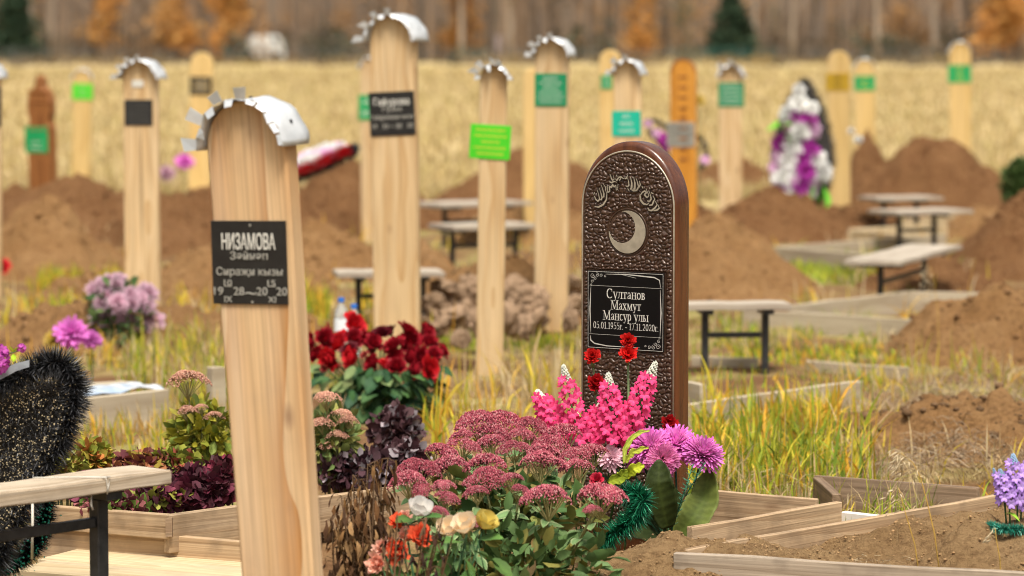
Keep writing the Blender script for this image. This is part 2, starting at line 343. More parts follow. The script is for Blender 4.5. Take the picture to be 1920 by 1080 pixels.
def mound(px, yb, ytop, hw, hd, mat, rough=.06, nclod=520, cs=(.010, .05), rot=0, tint=(.20, .10, .045), seed=0, exp=1.3):
    c = G(px, yb); h = P(px, ytop, c.y).z + .02
    n = 110; t = np.linspace(-1.15, 1.15, n); A, B = np.meshgrid(t, t)
    r = np.sqrt(A*A+B*B)*(1+.35*fbm(A*1.6+seed*7.7, B*1.6+seed, 3, seed))
    prof = np.clip(1-r**exp, -.25, 1)
    X = A*hw; Y = B*hd; ca, sa = math.cos(rot), math.sin(rot); X, Y = X*ca-Y*sa, X*sa+Y*ca
    Z = prof*h*(1+.5*fbm(A*2+3*seed, B*2, 3, seed+2)) + rough*fbm(X*6+seed, Y*6, 5, seed+1)*np.clip(prof+.3, 0, 1)*2.4 + .09*np.abs(fbm(X*9+seed*3, Y*9, 3, seed+4))*np.clip(prof+.2, 0, 1)
    Z = Z + h*.45*fbm(X*3.1+seed*2.3, Y*3.1, 4, seed+3)*np.clip(prof+.15, 0, 1) + .07*fbm(X*14+seed, Y*14, 3, seed+5)*np.clip(prof+.2, 0, 1)*(1 if cs[1] > .02 else .25)
    Z = np.where(prof < 0, prof*.35, Z)
    V = np.stack([X, Y, Z], -1).reshape(-1, 3); i = (np.arange(n-1)[None, :]+n*np.arange(n-1)[:, None]).ravel()
    o = put('earth_mound', npmesh('earth_mound', V, np.stack([i, i+1, i+1+n, i+n], 1), None, mat, True), loc=(c.x, c.y, 0)); kind(o, 'structure')
    ok = np.where(prof.ravel() > .02)[0]; pick = RNG.choice(ok, nclod)
    sz = (cs[0]+(cs[1]-cs[0])*RNG.random(nclod)**4)*CLS
    pv, pf, pc = lumps(V[pick]+np.stack([(RNG.random(nclod)-.5)*.04, (RNG.random(nclod)-.5)*.04, 0*sz], 1), sz, np.array(tint)*(.8+.4*RNG.random((nclod, 1))))
    kind(put('soil_clods', npmesh('soil_clods', pv, pf, pc, clod_m), o), 'stuff')
    return o
mound(150, 440, 350, 1.15, .9, soil_a, seed=1)
mound(80, 505, 392, .62, .8, soil_b, seed=2, rough=.1, tint=(.30, .165, .07))
mound(330, 470, 368, .75, .8, soil_a, seed=3)
mound(430, 560, 470, .8, .7, soil_b, seed=4, rough=.09, tint=(.30, .165, .07))
mound(630, 430, 300, .62, .8, soil_a, seed=5, rough=.1)
mound(600, 520, 430, .6, .6, soil_b, seed=6, tint=(.30, .165, .07))
mound(1000, 395, 285, 1.2, .9, soil_a, seed=7)
mound(1010, 450, 390, .8, .5, soil_b, seed=23, tint=(.30, .165, .07))
mound(1335, 545, 408, .80, .9, soil_b, seed=8, tint=(.30, .165, .07), rough=.09, exp=1.1)
mound(1440, 445, 362, .85, .7, soil_a, seed=9)
mound(1380, 350, 300, .6, .6, soil_a, seed=10)
mound(1745, 405, 262, 1.0, 1.0, soil_a, seed=11, exp=1.5)
mound(1625, 400, 266, .42, .6, soil_a, seed=12)
mound(1925, 510, 368, .62, .8, soil_a, seed=13)
mound(1740, 540, 480, .55, .5, soil_a, seed=24)
mound(1870, 660, 548, .62, .6, soil_b, seed=14, rough=.12, nclod=500, tint=(.22, .12, .055))
mound(1810, 830, 772, .66, .7, soil_b, seed=15, rough=.12, nclod=700, tint=(.16, .095, .05))
mound(850, 590, 520, .5, .5, soil_b, seed=60, rough=.16, tint=(.2, .12, .06), nclod=600)
mound(1000, 590, 510, .5, .5, soil_b, seed=61, rough=.16, tint=(.2, .12, .06), nclod=600)
mound(930, 600, 505, .62, .5, soil_b, seed=16, rough=.12, tint=(.22, .13, .065))
mound(130, 650, 590, .55, .5, soil_b, seed=17, rough=.12, tint=(.23, .13, .06))
mound(330, 640, 585, .5, .5, soil_b, seed=25, rough=.1, tint=(.23, .13, .06))
o = mound(1820, 1066, 992, .70, .40, soil_near, seed=18, rough=.05, nclod=2600, cs=(.002, .013), tint=(.36, .225, .11), exp=1.8, rot=.25)
o = mound(1335, 1112, 1036, .60, .34, soil_near, seed=19, rough=.05, nclod=3600, cs=(.0015, .010), tint=(.36, .23, .115), exp=1.6)
mound(950, 1200, 1150, .60, .4, soil_near, seed=20, rough=.05, nclod=1200, cs=(.002, .011), tint=(.26, .16, .08), exp=1.8)

for i, (px, yb, yt, hw) in enumerate(((30, 420, 362, .8), (250, 430, 365, .8), (420, 425, 350, .8), (540, 440, 372, .7), (760, 420, 362, .7), (1120, 400, 340, .8), (1240, 420, 362, .6), (1500, 420, 382, .7), (1620, 440, 390, .4), (1860, 440, 398, .5), (740, 520, 462, .5), (480, 640, 585, .6), (200, 560, 530, .5))):
    mound(px, yb, yt, hw, .7, soil_a if i < 9 else soil_b, seed=30+i, rough=.12, tint=(.20, .10, .045) if i < 9 else (.34, .20, .095))
mound(1925, 1115, 992, .40, .34, soil_near, seed=70, rough=.05, nclod=1200, cs=(.002, .012), tint=(.36, .225, .11), exp=1.8)
# large clods heaped behind the rose vase
clod_grey = M('clay_clods', (.24, .155, .095), .95, (.36, .25, .16), 6, 6, bump=.9, bscale=30, spec=.1)
def clod_mesh(sd):
    bm = bmesh.new(); bmesh.ops.create_icosphere(bm, subdivisions=4, radius=1)
    for v in bm.verts:
        p = v.co; d = .75+1.1*float(fbm(p.x*1.7+sd*3.1, p.y*1.7+p.z*2.1, 3, sd))+1.3*abs(float(fbm(p.x*2.6+sd, p.z*2.6+p.y*2.1, 3, sd+2)))+.3*float(fbm(p.x*8+sd, p.z*8+p.y*7, 3, sd+1))
        v.co = p*d
    me = bpy.data.meshes.new('clod'); bm.to_mesh(me); bm.free(); me.materials.append(clod_grey)
    me.polygons.foreach_set('use_smooth', [True]*len(me.polygons)); return me
CLOD = [clod_mesh(i) for i in range(4)]
for i, (px, py, r) in enumerate([(830, 525, 34), (880, 535, 40), (925, 522, 34), (965, 530, 40), (1000, 545, 36), (850, 580, 42), (900, 592, 38), (955, 585, 44), (985, 600, 38), (820, 600, 34), (1075, 520, 30), (1070, 585, 34), (865, 620, 26), (815, 555, 30)]):
    Y = 17.6-.004*(py-560)*6; p = P(px, py+14, Y); q = r*.85*Y/F
    tag(put('clay_clod', CLOD[i % 4], loc=p, rot=(i*.7, i*1.3, i*2.1), scale=(q*1.0, q*.9, q*.55)), 'large dull brown clay lump heaped behind the red rose bouquet', 'clod', 'clay lumps heaped behind the roses')
    if p.z-q*.5 > .12:
        tag(put('clay_clod', CLOD[(i+1) % 4], loc=(p.x, p.y+.03, max(.05, p.z*.4)), rot=(i, i*.3, i), scale=(q*1.25, q*1.3, p.z*.5)), 'large dull brown clay lump heaped behind the red rose bouquet', 'clod', 'clay lumps heaped behind the roses')

# ------------------------------------------------------------------ the wood beyond the field
bark = M('bark_and_twigs', (1, 1, 1), .9, (.7, .7, .7), .8, 4, attr=True, stretch=(1, 1, .15), spec=.1)
leafm = M('autumn_foliage', (1, 1, 1), .8, (.75, .75, .75), .6, attr=True, spec=.1, trans=.3)
WZ = 1.04
def strips(k, x0, x1, y0, y1, w0, w1, h0, h1, pal, seed):
    rg = np.random.default_rng(seed)
    x = rg.uniform(x0, x1, k); y = rg.uniform(y0, y1, k); wd = w0+(w1-w0)*rg.random(k)**2; hh = rg.uniform(h0, h1, k)
    z0 = gz(y)-.2; lean = rg.normal(0, .035, k)*hh; pc = np.array(pal)[rg.integers(0, len(pal), k)]*(.75+.5*rg.random((k, 1)))
    V = []
    for t, s in ((0, 1), (.5, .8), (1, .3)):
        for q in range(3):
            a = q*2.094+x
            V.append(np.stack([x+lean*t*t+np.cos(a)*wd*s*.5, y+np.sin(a)*wd*s*.5, z0+hh*t], 1))
    V = np.stack(V, 1); base = np.arange(k)[:, None]*9
    Fq = np.concatenate([base+np.array([l*3+q, l*3+(q+1) % 3, l*3+3+(q+1) % 3, l*3+3+q]) for l in (0, 1) for q in range(3)], 0)
    return V.reshape(-1, 3), Fq, np.repeat(pc, 9, 0)
brown = [(.38, .28, .20), (.33, .25, .19), (.44, .31, .21), (.29, .235, .19), (.48, .33, .21), (.26, .215, .18)]
V, Fq, C = strips(9000, -60, 60, 188, 262, .04, .22, 4, 13, brown, 3)
ow = put('bare_wood', npmesh('bare_wood', V, Fq, C, bark)); kind(ow, 'stuff')
def leafcloud(k, cen, rad, sz, pal, seed, hollow=.3):
    rg = np.random.default_rng(seed)
    d = rg.normal(size=(k, 3)); d /= np.linalg.norm(d, axis=1)[:, None]; r = hollow+(1-hollow)*rg.random((k, 1))**.6
    ph = 1+.45*np.sin(d[:, :1]*5+seed)*np.sin(d[:, 2:]*6+seed*2)
    p = np.array(cen)+d*r*ph*np.array(rad); s = sz*(.6+.8*rg.random((k, 1)))
    a = rg.normal(size=(k, 3)); a /= np.linalg.norm(a, axis=1)[:, None]; b = np.cross(a, rg.normal(size=(k, 3))); b /= np.linalg.norm(b, axis=1)[:, None]
    V = np.stack([p-a*s, p+b*s*.6, p+a*s, p-b*s*.6], 1).reshape(-1, 3)
    c = np.array(pal)[rg.integers(0, len(pal), k)]*(.7+.6*rg.random((k, 1)))
    return V, np.arange(4*k).reshape(-1, 4), np.repeat(c, 4, 0)
def stack(parts):
    Vs, Fs, Cs = [], [], []; o = 0
    for v, f, c in parts: Vs.append(v); Fs.append(f+o); Cs.append(c); o += len(v)
    return np.concatenate(Vs), np.concatenate(Fs), np.concatenate(Cs)
# undergrowth mass at the foot of the wood, ragged weeds before it
rg = np.random.default_rng(5); und = []
for i in range(130):
    x = rg.uniform(-40, 40); y = rg.uniform(165, 183); h = rg.uniform(.2, .6)
    und.append(leafcloud(60, (x, y, float(gz(y))+h*.4), (rg.uniform(.6, 2.4), .8, h*.7), .14, [[(.36, .27, .15), (.30, .22, .13)], [(.24, .19, .12), (.2, .17, .12)], [(.42, .30, .13), (.34, .26, .11)]][rg.integers(0, 3)], 2000+i, .1))
for i in range(150):
    x = rg.uniform(-52, 52); y = rg.uniform(184, 215); h = rg.uniform(.7, 2.4)
    pal = [[(.20, .16, .12), (.27, .2, .14)], [(.13, .13, .10), (.18, .16, .11)], [(.34, .2, .09), (.28, .18, .1)], [(.10, .12, .08), (.15, .14, .1)]][rg.integers(0, 4)]
    und.append(leafcloud(140, (x, y, float(gz(y))+h*.5), (rg.uniform(.8, 2.2), 1, h*.7), .22, pal, i))
for i in range(150):
    x = rg.uniform(-50, 50); y = rg.uniform(185, 206); h = rg.uniform(1.2, 3); z_ = rg.uniform(1.5, 6)
    pal = [[(.52, .30, .13), (.44, .26, .12)], [(.40, .28, .18), (.33, .24, .16)], [(.30, .24, .19), (.25, .2, .16)], [(.62, .36, .14), (.5, .28, .1)], [(.16, .17, .11), (.2, .19, .12)]][rg.integers(0, 5)]
    und.append(leafcloud(150, (x, y, 1+z_), (rg.uniform(.7, 1.6), 1, h), .14, pal, 900+i, .1))
for i in range(120):
    x = rg.uniform(-56, 56); y = rg.uniform(225, 262); h = rg.uniform(3, 7)
    und.append(leafcloud(150, (x, y, 1.4+h*.5), (2.4, 1.5, h*.75), .4, [(.24, .18, .13), (.19, .155, .125), (.30, .22, .15)], 400+i))
V, Fq, C = stack(und); kind(put('undergrowth', npmesh('undergrowth', V, Fq, C, leafm)), 'stuff')

def tree(px, Y, kindt, h, sd):
    """one tree of the wood's edge: tapered trunk with limbs, and a crown of leaf-sized faces"""
    x = (px-960)/F*Y; z0 = float(gz(Y)); rg = random.Random(sd)
    lab = {'birch': 'pale thin bare birch in the blurred row at the edge of the wood', 'dark': 'dark bare tree trunk in the blurred row at the edge of the wood',
           'larch': '', 'spruce': ''}[kindt]
    t = thing({'birch': 'birch_tree', 'dark': 'bare_tree', 'larch': 'larch_tree', 'spruce': 'spruce_tree'}[kindt], lab, 'tree', (x, Y, z0-.1))
    tc = {'birch': (.36, .29, .225), 'dark': (.14, .115, .095), 'larch': (.24, .15, .09), 'spruce': (.14, .1, .07)}[kindt]
    r0 = {'birch': .17, 'dark': .2, 'larch': .16, 'spruce': .14}[kindt]*rg.uniform(.8, 1.3)
    mb = MB(); n = 7; lean = rg.uniform(-.04, .04)
    mb.tube([(lean*h*k/n*k/n+rg.uniform(-.03, .03), 0, h*k/n) for k in range(n+1)], [r0*(1-.85*k/n) for k in range(n+1)], 7, tc)
    for k in range(10):
        zz = h*rg.uniform(.22, .95); a = rg.uniform(0, 6.28); ln = (h-zz)*.3+.5
        mb.tube([(lean*zz*zz/h, 0, zz), (math.cos(a)*ln*.5, math.sin(a)*ln*.5, zz+ln*.35), (math.cos(a)*ln, math.sin(a)*ln, zz+ln*.9)], [r0*.35, r0*.2, r0*.06], 4, tc)
    mb.build('trunk', bark, t, True)
    if kindt == 'spruce':
        ps = []
        for k in range(22):
            f = k/22; rr = 1.75*(1-f)**.8*rg.uniform(.8, 1.15)
            ps.append(leafcloud(150, (rg.uniform(-.1, .1), 0, .6+f*(h-.6)), (rr, rr, .32), .2, [(.045, .08, .045), (.06, .095, .055), (.04, .065, .04)], sd+k, .1))
        v, f, c = stack(ps)
    elif kindt == 'larch':
        ps = [leafcloud(230, (rg.uniform(-.6, .6), rg.uniform(-.6, .6), rg.uniform(.15, 1)*h), (1.0, .9, .95), .13, [(.66, .34, .10), (.58, .28, .08), (.70, .42, .15)], sd+k) for k in range(10)]
        v, f, c = stack(ps)
    else:
        ps = [leafcloud(50, (rg.uniform(-1, 1), rg.uniform(-1, 1), h*rg.uniform(.45, 1.05)), (1.0, 1.0, 1.0), .12, [(.36, .22, .1), (.3, .2, .12)], sd+k) for k in range(8)]
        v, f, c = stack(ps)
    put('crown', npmesh('crown', v, f, c, leafm), t)
    return t
rg = random.Random(4)
for i in range(36):
    px = -60+i*57+rg.uniform(-16, 16); kd = 'birch' if rg.random() < .55 else 'dark'
    t = tree(px, rg.uniform(184, 196), kd, rg.uniform(10, 15), i*31)
    t['group'] = 'pale birches at the edge of the wood' if kd == 'birch' else 'dark trees at the edge of the wood'
tree(1370, 183.6, 'spruce', 4.6, 900)['label'] = 'dark green spruce at the wood edge right of centre'
tree(30, 184, 'spruce', 6, 902)['label'] = 'dark green spruce at the far left of the wood'
for px, lb, h in ((1190, 'orange larch at the wood edge above the teal plate', 6.5), (1855, 'tall orange larch at the wood edge near the right border', 8), (430, 'orange larch above the white vehicle', 6.5), (1890, 'small orange larch bush at the right end of the wood edge', 4), (205, 'orange larch at the wood edge near the snowy capped post', 7), (340, 'slim orange larch at the wood edge left of the white vehicle', 6), (860, 'slim orange larch at the wood edge right of the tall capped post', 7)):
    tree(px, 184+(px % 7), 'larch', h, px)['label'] = lb

# wire fence with green panels along the wood
fence_m = M('green_fence_paint', (.03, .13, .12), .6); fence_g = M('grey_fence_wire', (.10, .105, .10), .6)
Yf = 181.0; zf = float(gz(Yf))
tf = thing('wire_fence', 'low grey wire fence along the foot of the wood', 'fence', (0, Yf, zf))
for i in range(32):
    x = -33+i*2.1; mb = MB(); mb.box(x-.03, x+.03, -.03, .03, -.2, .95); mb.build('post', fence_g, tf)
    g = (8.8 < x < 13.5) or (-5.5 < x < -3) or (-9 < x < -6.9)
    mb = MB()
    for k in range(18):
        xx = x+.08+k*.115; mb.box(xx-.008, xx+.008, -.008, .008, .06, .9)
    for z in (.1, .36, .62, .88): mb.box(x+.03, x+2.07, -.012, .012, z-.012, z+.012)
    mb.build('mesh_panel', fence_m if g else fence_g, tf)

def car(px, py, Y, L, hgt, yaw, paint, label):
    S = F/Y; base = P(px, py, Y); t = thing('parked_car', label, 'car', (base.x, Y, float(gz(Y))), rot=(0, 0, yaw))
    prof = [(-.5, .17), (-.5, .47), (-.46, .56), (-.33, .62), (-.22, .98), (-.05, 1), (.25, 1), (.4, .95), (.48, .58), (.5, .5), (.5, .17)]
    mb = MB(); n = len(prof); wd = .42*L
    mb.add([(a*L, s*wd*(.5 if b_ < .65 else .42), b_*hgt) for s in (-1, 1) for a, b_ in prof], [tuple(range(n)), tuple(range(2*n-1, n-1, -1))]+[(i, i+n, (i+1) % n+n, (i+1) % n) for i in range(n)])
    me = mb.mesh('body', paint, False); bevelmesh(me, .03, 2); put('body', me, t)
    gl = MATS['car_glass']
    for s in (-1, 1):
        for a0, a1 in ((-.21, .03), (.06, .36)):
            mb = MB(); y = s*wd*.462; y2 = s*wd*.428; mb.add([(a0*L-.03*L*(a0 < 0), y, .66*hgt), (a1*L, y, .66*hgt), (a1*L-.01, y2, .93*hgt), (a0*L+.02*L, y2, .93*hgt)], [(0, 1, 2, 3)]); mb.build('window', gl, t)
        for a in (-.31, .3):
            mb = MB(); q = .155*hgt*1.25
            for z_ in range(2): pass
            mb.tube([(a*L, s*wd*.40, q), (a*L, s*wd*.51, q)], q, 16); mb.build('wheel', MATS['tyre'], t)
    return t
M('car_glass', (.03, .035, .04), .1); M('tyre', (.02, .02, .02), .8)
car(490, 100, 189, 2.75, 1.62, .25, M('white_car_paint', (.72, .74, .72), .3, coat=.5), 'white car parked in the wood behind the left posts')
car(937, 96, 192, 2.2, 1.6, 1.1, M('pink_grey_car_paint', (.42, .36, .36), .3, coat=.5), 'small pale pinkish car deep in the wood at centre')

# ------------------------------------------------------------------ grave borders and loose boards
def board(parent, p0, p1, z, hgt, th, mat, top_px=True):
    """a board on edge whose top front edge runs between two surveyed points"""
    a = G(*p0, z) if top_px else Vector(p0); b = G(*p1, z) if top_px else Vector(p1)
    d = b-a; ln = math.hypot(d.x, d.y); ang = math.atan2(d.y, d.x)
    mb = MB(); n = max(2, int(ln/.22)); rr = random.Random(int(p0[0]*7+p1[1]))
    zs = [rr.uniform(-.003, .003) for _ in range(n+1)]; ysx = [rr.uniform(-.002, .002) for _ in range(n+1)]
    V = []
    for i in range(n+1):
        x = ln*i/n
        V += [(x, ysx[i], -hgt), (x, th+ysx[i], -hgt), (x, th+ysx[i], zs[i]), (x, ysx[i], zs[i])]
    Fc = [(0, 3, 2, 1), (4*n, 4*n+1, 4*n+2, 4*n+3)]
    for i in range(n):
        for k in range(4): Fc.append((4*i+k, 4*i+(k+1) % 4, 4*i+4+(k+1) % 4, 4*i+4+k))
    mb.add(V, Fc); me = mb.mesh('board', mat); bevelmesh(me, .0025)
    return put('board', me, parent, loc=a-Vector(parent.location), rot=(0, 0, ang))
def border(label, boards, loc_px, group=None):
    c = G(*loc_px); t = thing('grave_border', label, 'grave border', (c.x, c.y, 0), group)
    for bb in boards: board(t, *bb)
    return t
b_r = border('sandy grave border of low pine boards at the lower right, lilac flowers inside', [((1288, 1031), (1872, 928), .15, .17, .022, wood_board), ((1262, 1036), (2010, 1080), .15, .17, .026, wood_old), ((1872, 929), (2100, 985), .15, .17, .03, wood_dark)], (1600, 1000))
border('wedge of two pine boards right beside the carved headstone', [((1330, 920), (1530, 936), .15, .17, .022, wood_board), ((1300, 990), (1580, 941), .15, .17, .026, wood_board)], (1450, 960))
c_ = G(1640, 968, .12); ob = thing('white_board', 'short white board end between the pine borders at right', 'board', (c_.x, c_.y, 0)); board(ob, (1575, 958), (1690, 972), .12, .14, .03, M('white_board_paint', (.72, .69, .63), .6, (.6, .56, .5), 6))
border('low dark board half hidden behind the grass at right', [((1525, 893), (1832, 914), .12, .14, .03, wood_dark), ((1525, 893), (1560, 925), .12, .14, .03, wood_dark)], (1680, 930))
wb = M('sunbleached_board', (.47, .40, .29), .75, (.33, .265, .18), 5, 6, stretch=(.3, 3, 3), bump=.3)
border('sunbleached board running behind the grass right of the headstone', [((1286, 760), (1618, 714), .14, .18, .035, wb)], (1450, 760))
border('grey board frame on the grass below the second bench from the right', [((1460, 463), (1775, 439), .12, .16, .04, wb), ((1460, 463), (1700, 484), .12, .16, .04, wb)], (1600, 480))
border('long greyed board frame below the nearest bench at right', [((1487, 573), (1705, 546), .13, .2, .035, wb), ((1705, 546), (1856, 550), .13, .2, .035, wb)], (1600, 590))
border('low grey board crossing behind the nearest black legged bench', [((1392, 580), (1712, 600), .12, .2, .035, wb)], (1550, 620))
border('fresh yellow pine frame near the farthest benches', [((1598, 430), (1778, 418), .12, .2, .05, wood_fresh), ((1598, 430), (1700, 441), .12, .2, .05, wood_fresh), ((1690, 412), (1850, 398), .1, .2, .05, wood_fresh)], (1680, 440))
border('white board line almost drowned in grass under the near right bench', [((1296, 668), (1420, 672), .06, .1, .03, wb), ((1510, 676), (1700, 690), .06, .1, .03, wb)], (1500, 690))
border('short pale board end just right of the headstone edge', [((1284, 716), (1312, 722), .2, .22, .03, wb)], (1300, 740))
sheet = M('blue_plastic_film', (.35, .45, .58), .25, (.7, .72, .72), 9, 3, spec=.6)
t = border('white edged grave cover with bluish film left of the leaning post', [((120, 750), (318, 731), .14, .16, .04, wb), ((60, 728), (240, 714), .14, .16, .04, wb)], (220, 750))
pts = [G(140, 744, .12), G(312, 728, .12), G(240, 716, .12), G(90, 728, .12)]
mb = MB(); n = 10
for j in range(n+1):
    for i in range(n+1):
        a = pts[0].lerp(pts[1], i/n); b = pts[3].lerp(pts[2], i/n); p = a.lerp(b, j/n); mb.add([(p.x-t.location.x, p.y-t.location.y, .125+.05*float(fbm(i*.4, j*.4, 3)))], [])
mb.f = [(j*(n+1)+i, j*(n+1)+i+1, (j+1)*(n+1)+i+1, (j+1)*(n+1)+i) for j in range(n) for i in range(n)]
mb.build('film', sheet, t, True)
border('short grey post stub seen left of the leaning post', [((398, 690), (424, 688), .22, .24, .05, wb)], (410, 720))

# raised flower bed, left
t = thing('flower_bed_frame', 'stacked pine board frame holding the purple flower bed', 'bed frame', tuple(G(300, 1000)))
board(t, (60, 947), (316, 967), .155, .075, .03, wood_board)
board(t, (318, 967), (800, 905), .155, .12, .03, wood_board)
o_ = board(t, (50, 985), (470, 1016), .085, .12, .03, wood_board)
c = G(316, 967, .155); mb = MB(); mb.box(-.008, .012, -.012, .02, -.06, -.002); put('corner_post', mb.mesh('corner_post', wood_dark), t, c-Vector(t.location)+Vector((0, -.004, -.004)))
t = thing('loose_plank', 'thick pale plank lying against the flower bed behind the leaning post', 'plank', tuple(G(325, 985, .1)))
a = G(325, 988, .115); b = G(800, 922, .115); d = b-a; ln = d.length; mb = MB(); mb.box(0, ln, 0, .15, -.045, 0)
put('plank', bevelmesh(mb.mesh('plank', wood_old), .003), t, loc=a-Vector(t.location), rot=(0, 0, math.atan2(d.y, d.x)))
for i, (p0, p1) in enumerate((((70, 1048), (470, 1082)), ((20, 1068), (460, 1105)))):
    a = G(*p0, .02); b = G(*p1, .02); d = b-a; mb = MB(); mb.box(0, d.length, 0, .3 if i == 0 else .2, -.025, 0)
    o = put('ground_board', bevelmesh(mb.mesh('ground_board', wood_fresh), .002), loc=a, rot=(0, 0, math.atan2(d.y, d.x)))
    tag(o, ['pale board flat on the ground at the foot of the flower bed', 'pale board at the bottom edge of the picture beside the bench leg'][i], 'board')

# ------------------------------------------------------------------ benches: plank on black steel T legs
bt = M('bench_plank', (.43, .375, .30), .75, (.32, .265, .205), 5, 6, stretch=(.3, 3, 3), bump=.3)
def bench(label, p0, p1, z, width, th, legs, mat, group='plank benches on black steel legs', str_z=.55, n0=0, n1=0):
    a = G(*p0, z); b = G(*p1, z); d = b-a; ln = d.length; ang = math.atan2(d.y, d.x)
    t = thing('bench', label, 'bench', (a.x, a.y, 0), group, (0, 0, ang))
    mb = MB(); n = 8; V = []
    for i in range(n+1):
        x = ln*i/n; w_ = .002*math.sin(i*2.1)
        V += [(x, 0, z-th+w_), (x, width, z-th+w_), (x, width, z+w_), (x, 0, z+w_)]
    mb.add(V, [(0, 3, 2, 1), (4*n, 4*n+1, 4*n+2, 4*n+3)]+[(4*i+k, 4*i+(k+1) % 4, 4*i+4+(k+1) % 4, 4*i+4+k) for i in range(n) for k in range(4)])
    put('plank', bevelmesh(mb.mesh('plank', mat), .004, 2), t)
    xs = []
    for lx in legs:
        x = lx*ln; xs.append(x); y = width*.5; q = .02 if z > .4 else .017
        mb = MB(); mb.box(x-q, x+q, y-q, y+q, -.25, z-th-.026); lo = put('leg', bevelmesh(mb.mesh('leg', black_metal), .003), t)
        mb = MB(); mb.box(x-.028, x+.028, width*.1, width*.9, z-th-.024, z-th-.001); put('bracket', mb.mesh('bracket', black_metal), t)
    if len(xs) > 1:
        mb = MB(); y = width*.5; mb.box(min(xs)+.021, max(xs)-.021, y-.012, y+.012, z*str_z-.014, z*str_z+.014); put('stretcher', bevelmesh(mb.mesh('stretcher', black_metal), .002), t)
    return t
bn = bench('near bench of weathered plank and black legs holding the black wreath', (-330, 970), (323, 880), .42, .165, .042, (.12, .83), wood_bench, str_z=.68)
bench('bench just right of the headstone, in yellow grass', (1215, 572), (1486, 570), .36, .24, .03, (.42, .84), bt)
bench('bench at right with its end turned towards the viewer', (1690, 490), (1805, 459), .33, .36, .03, (.12, .8), bt)
bench('bench second from the far right mound, legs over the yellow frame', (1683, 397), (1826, 393), .36, .42, .03, (.22, .68), bt)
bench('farthest bench at right, below the big earth mound', (1645, 371), (1770, 369), .36, .4, .03, (.24, .74), bt)
bench('farther of the two benches behind the lime green plate', (828, 383), (1000, 377), .36, .5, .035, (.22, .8), bt)
bench('nearer of the two benches behind the lime green plate', (852, 424), (1011, 419), .36, .4, .035, (.13, .88), bt)
bench('bench half hidden behind the tall capped post', (632, 512), (835, 510), .33, .34, .03, (.22, .82), bt)
# ------------------------------------------------------------------ lettering
def font_mesh(body, mat, hgt, width=None, bold=.0):
    cu = bpy.data.curves.new('lettering', 'FONT'); cu.body = body; cu.size = 1; cu.align_x = 'CENTER'; cu.offset = bold; cu.resolution_u = 3; cu.extrude = .004
    o = bpy.data.objects.new('lettering', cu); col.objects.link(o); bpy.context.view_layer.update()
    me = bpy.data.meshes.new_from_object(o.evaluated_get(bpy.context.evaluated_depsgraph_get())); bpy.data.objects.remove(o)
    n = len(me.vertices); co = np.zeros(n*3, np.float32); me.vertices.foreach_get('co', co); co = co.reshape(-1, 3)
    if n:
        w0 = co[:, 0].max()-co[:, 0].min(); co[:, 0] -= (co[:, 0].max()+co[:, 0].min())/2
        co[:, 0] *= (width/w0 if width else hgt/.72); co[:, 1] *= hgt/.72; co[:, 2] *= .2
        co = np.stack([co[:, 0], -co[:, 2], co[:, 1]], 1)
        me.vertices.foreach_set('co', co.ravel())
    me.materials.clear(); me.materials.append(mat); me.update(); return me
T0, t0 = .125, .045
def arc(cx, cy, rx, ry, a0, a1, n=12): return [(cx+rx*math.cos(R(a0+(a1-a0)*i/n)), cy+ry*math.sin(R(a0+(a1-a0)*i/n))) for i in range(n+1)]
def sf(x, y, w=.13): return [(x-w, y), (x+w, y)]
def st(x, a, b): return [(x, a), (x, b)]
X_ = .68
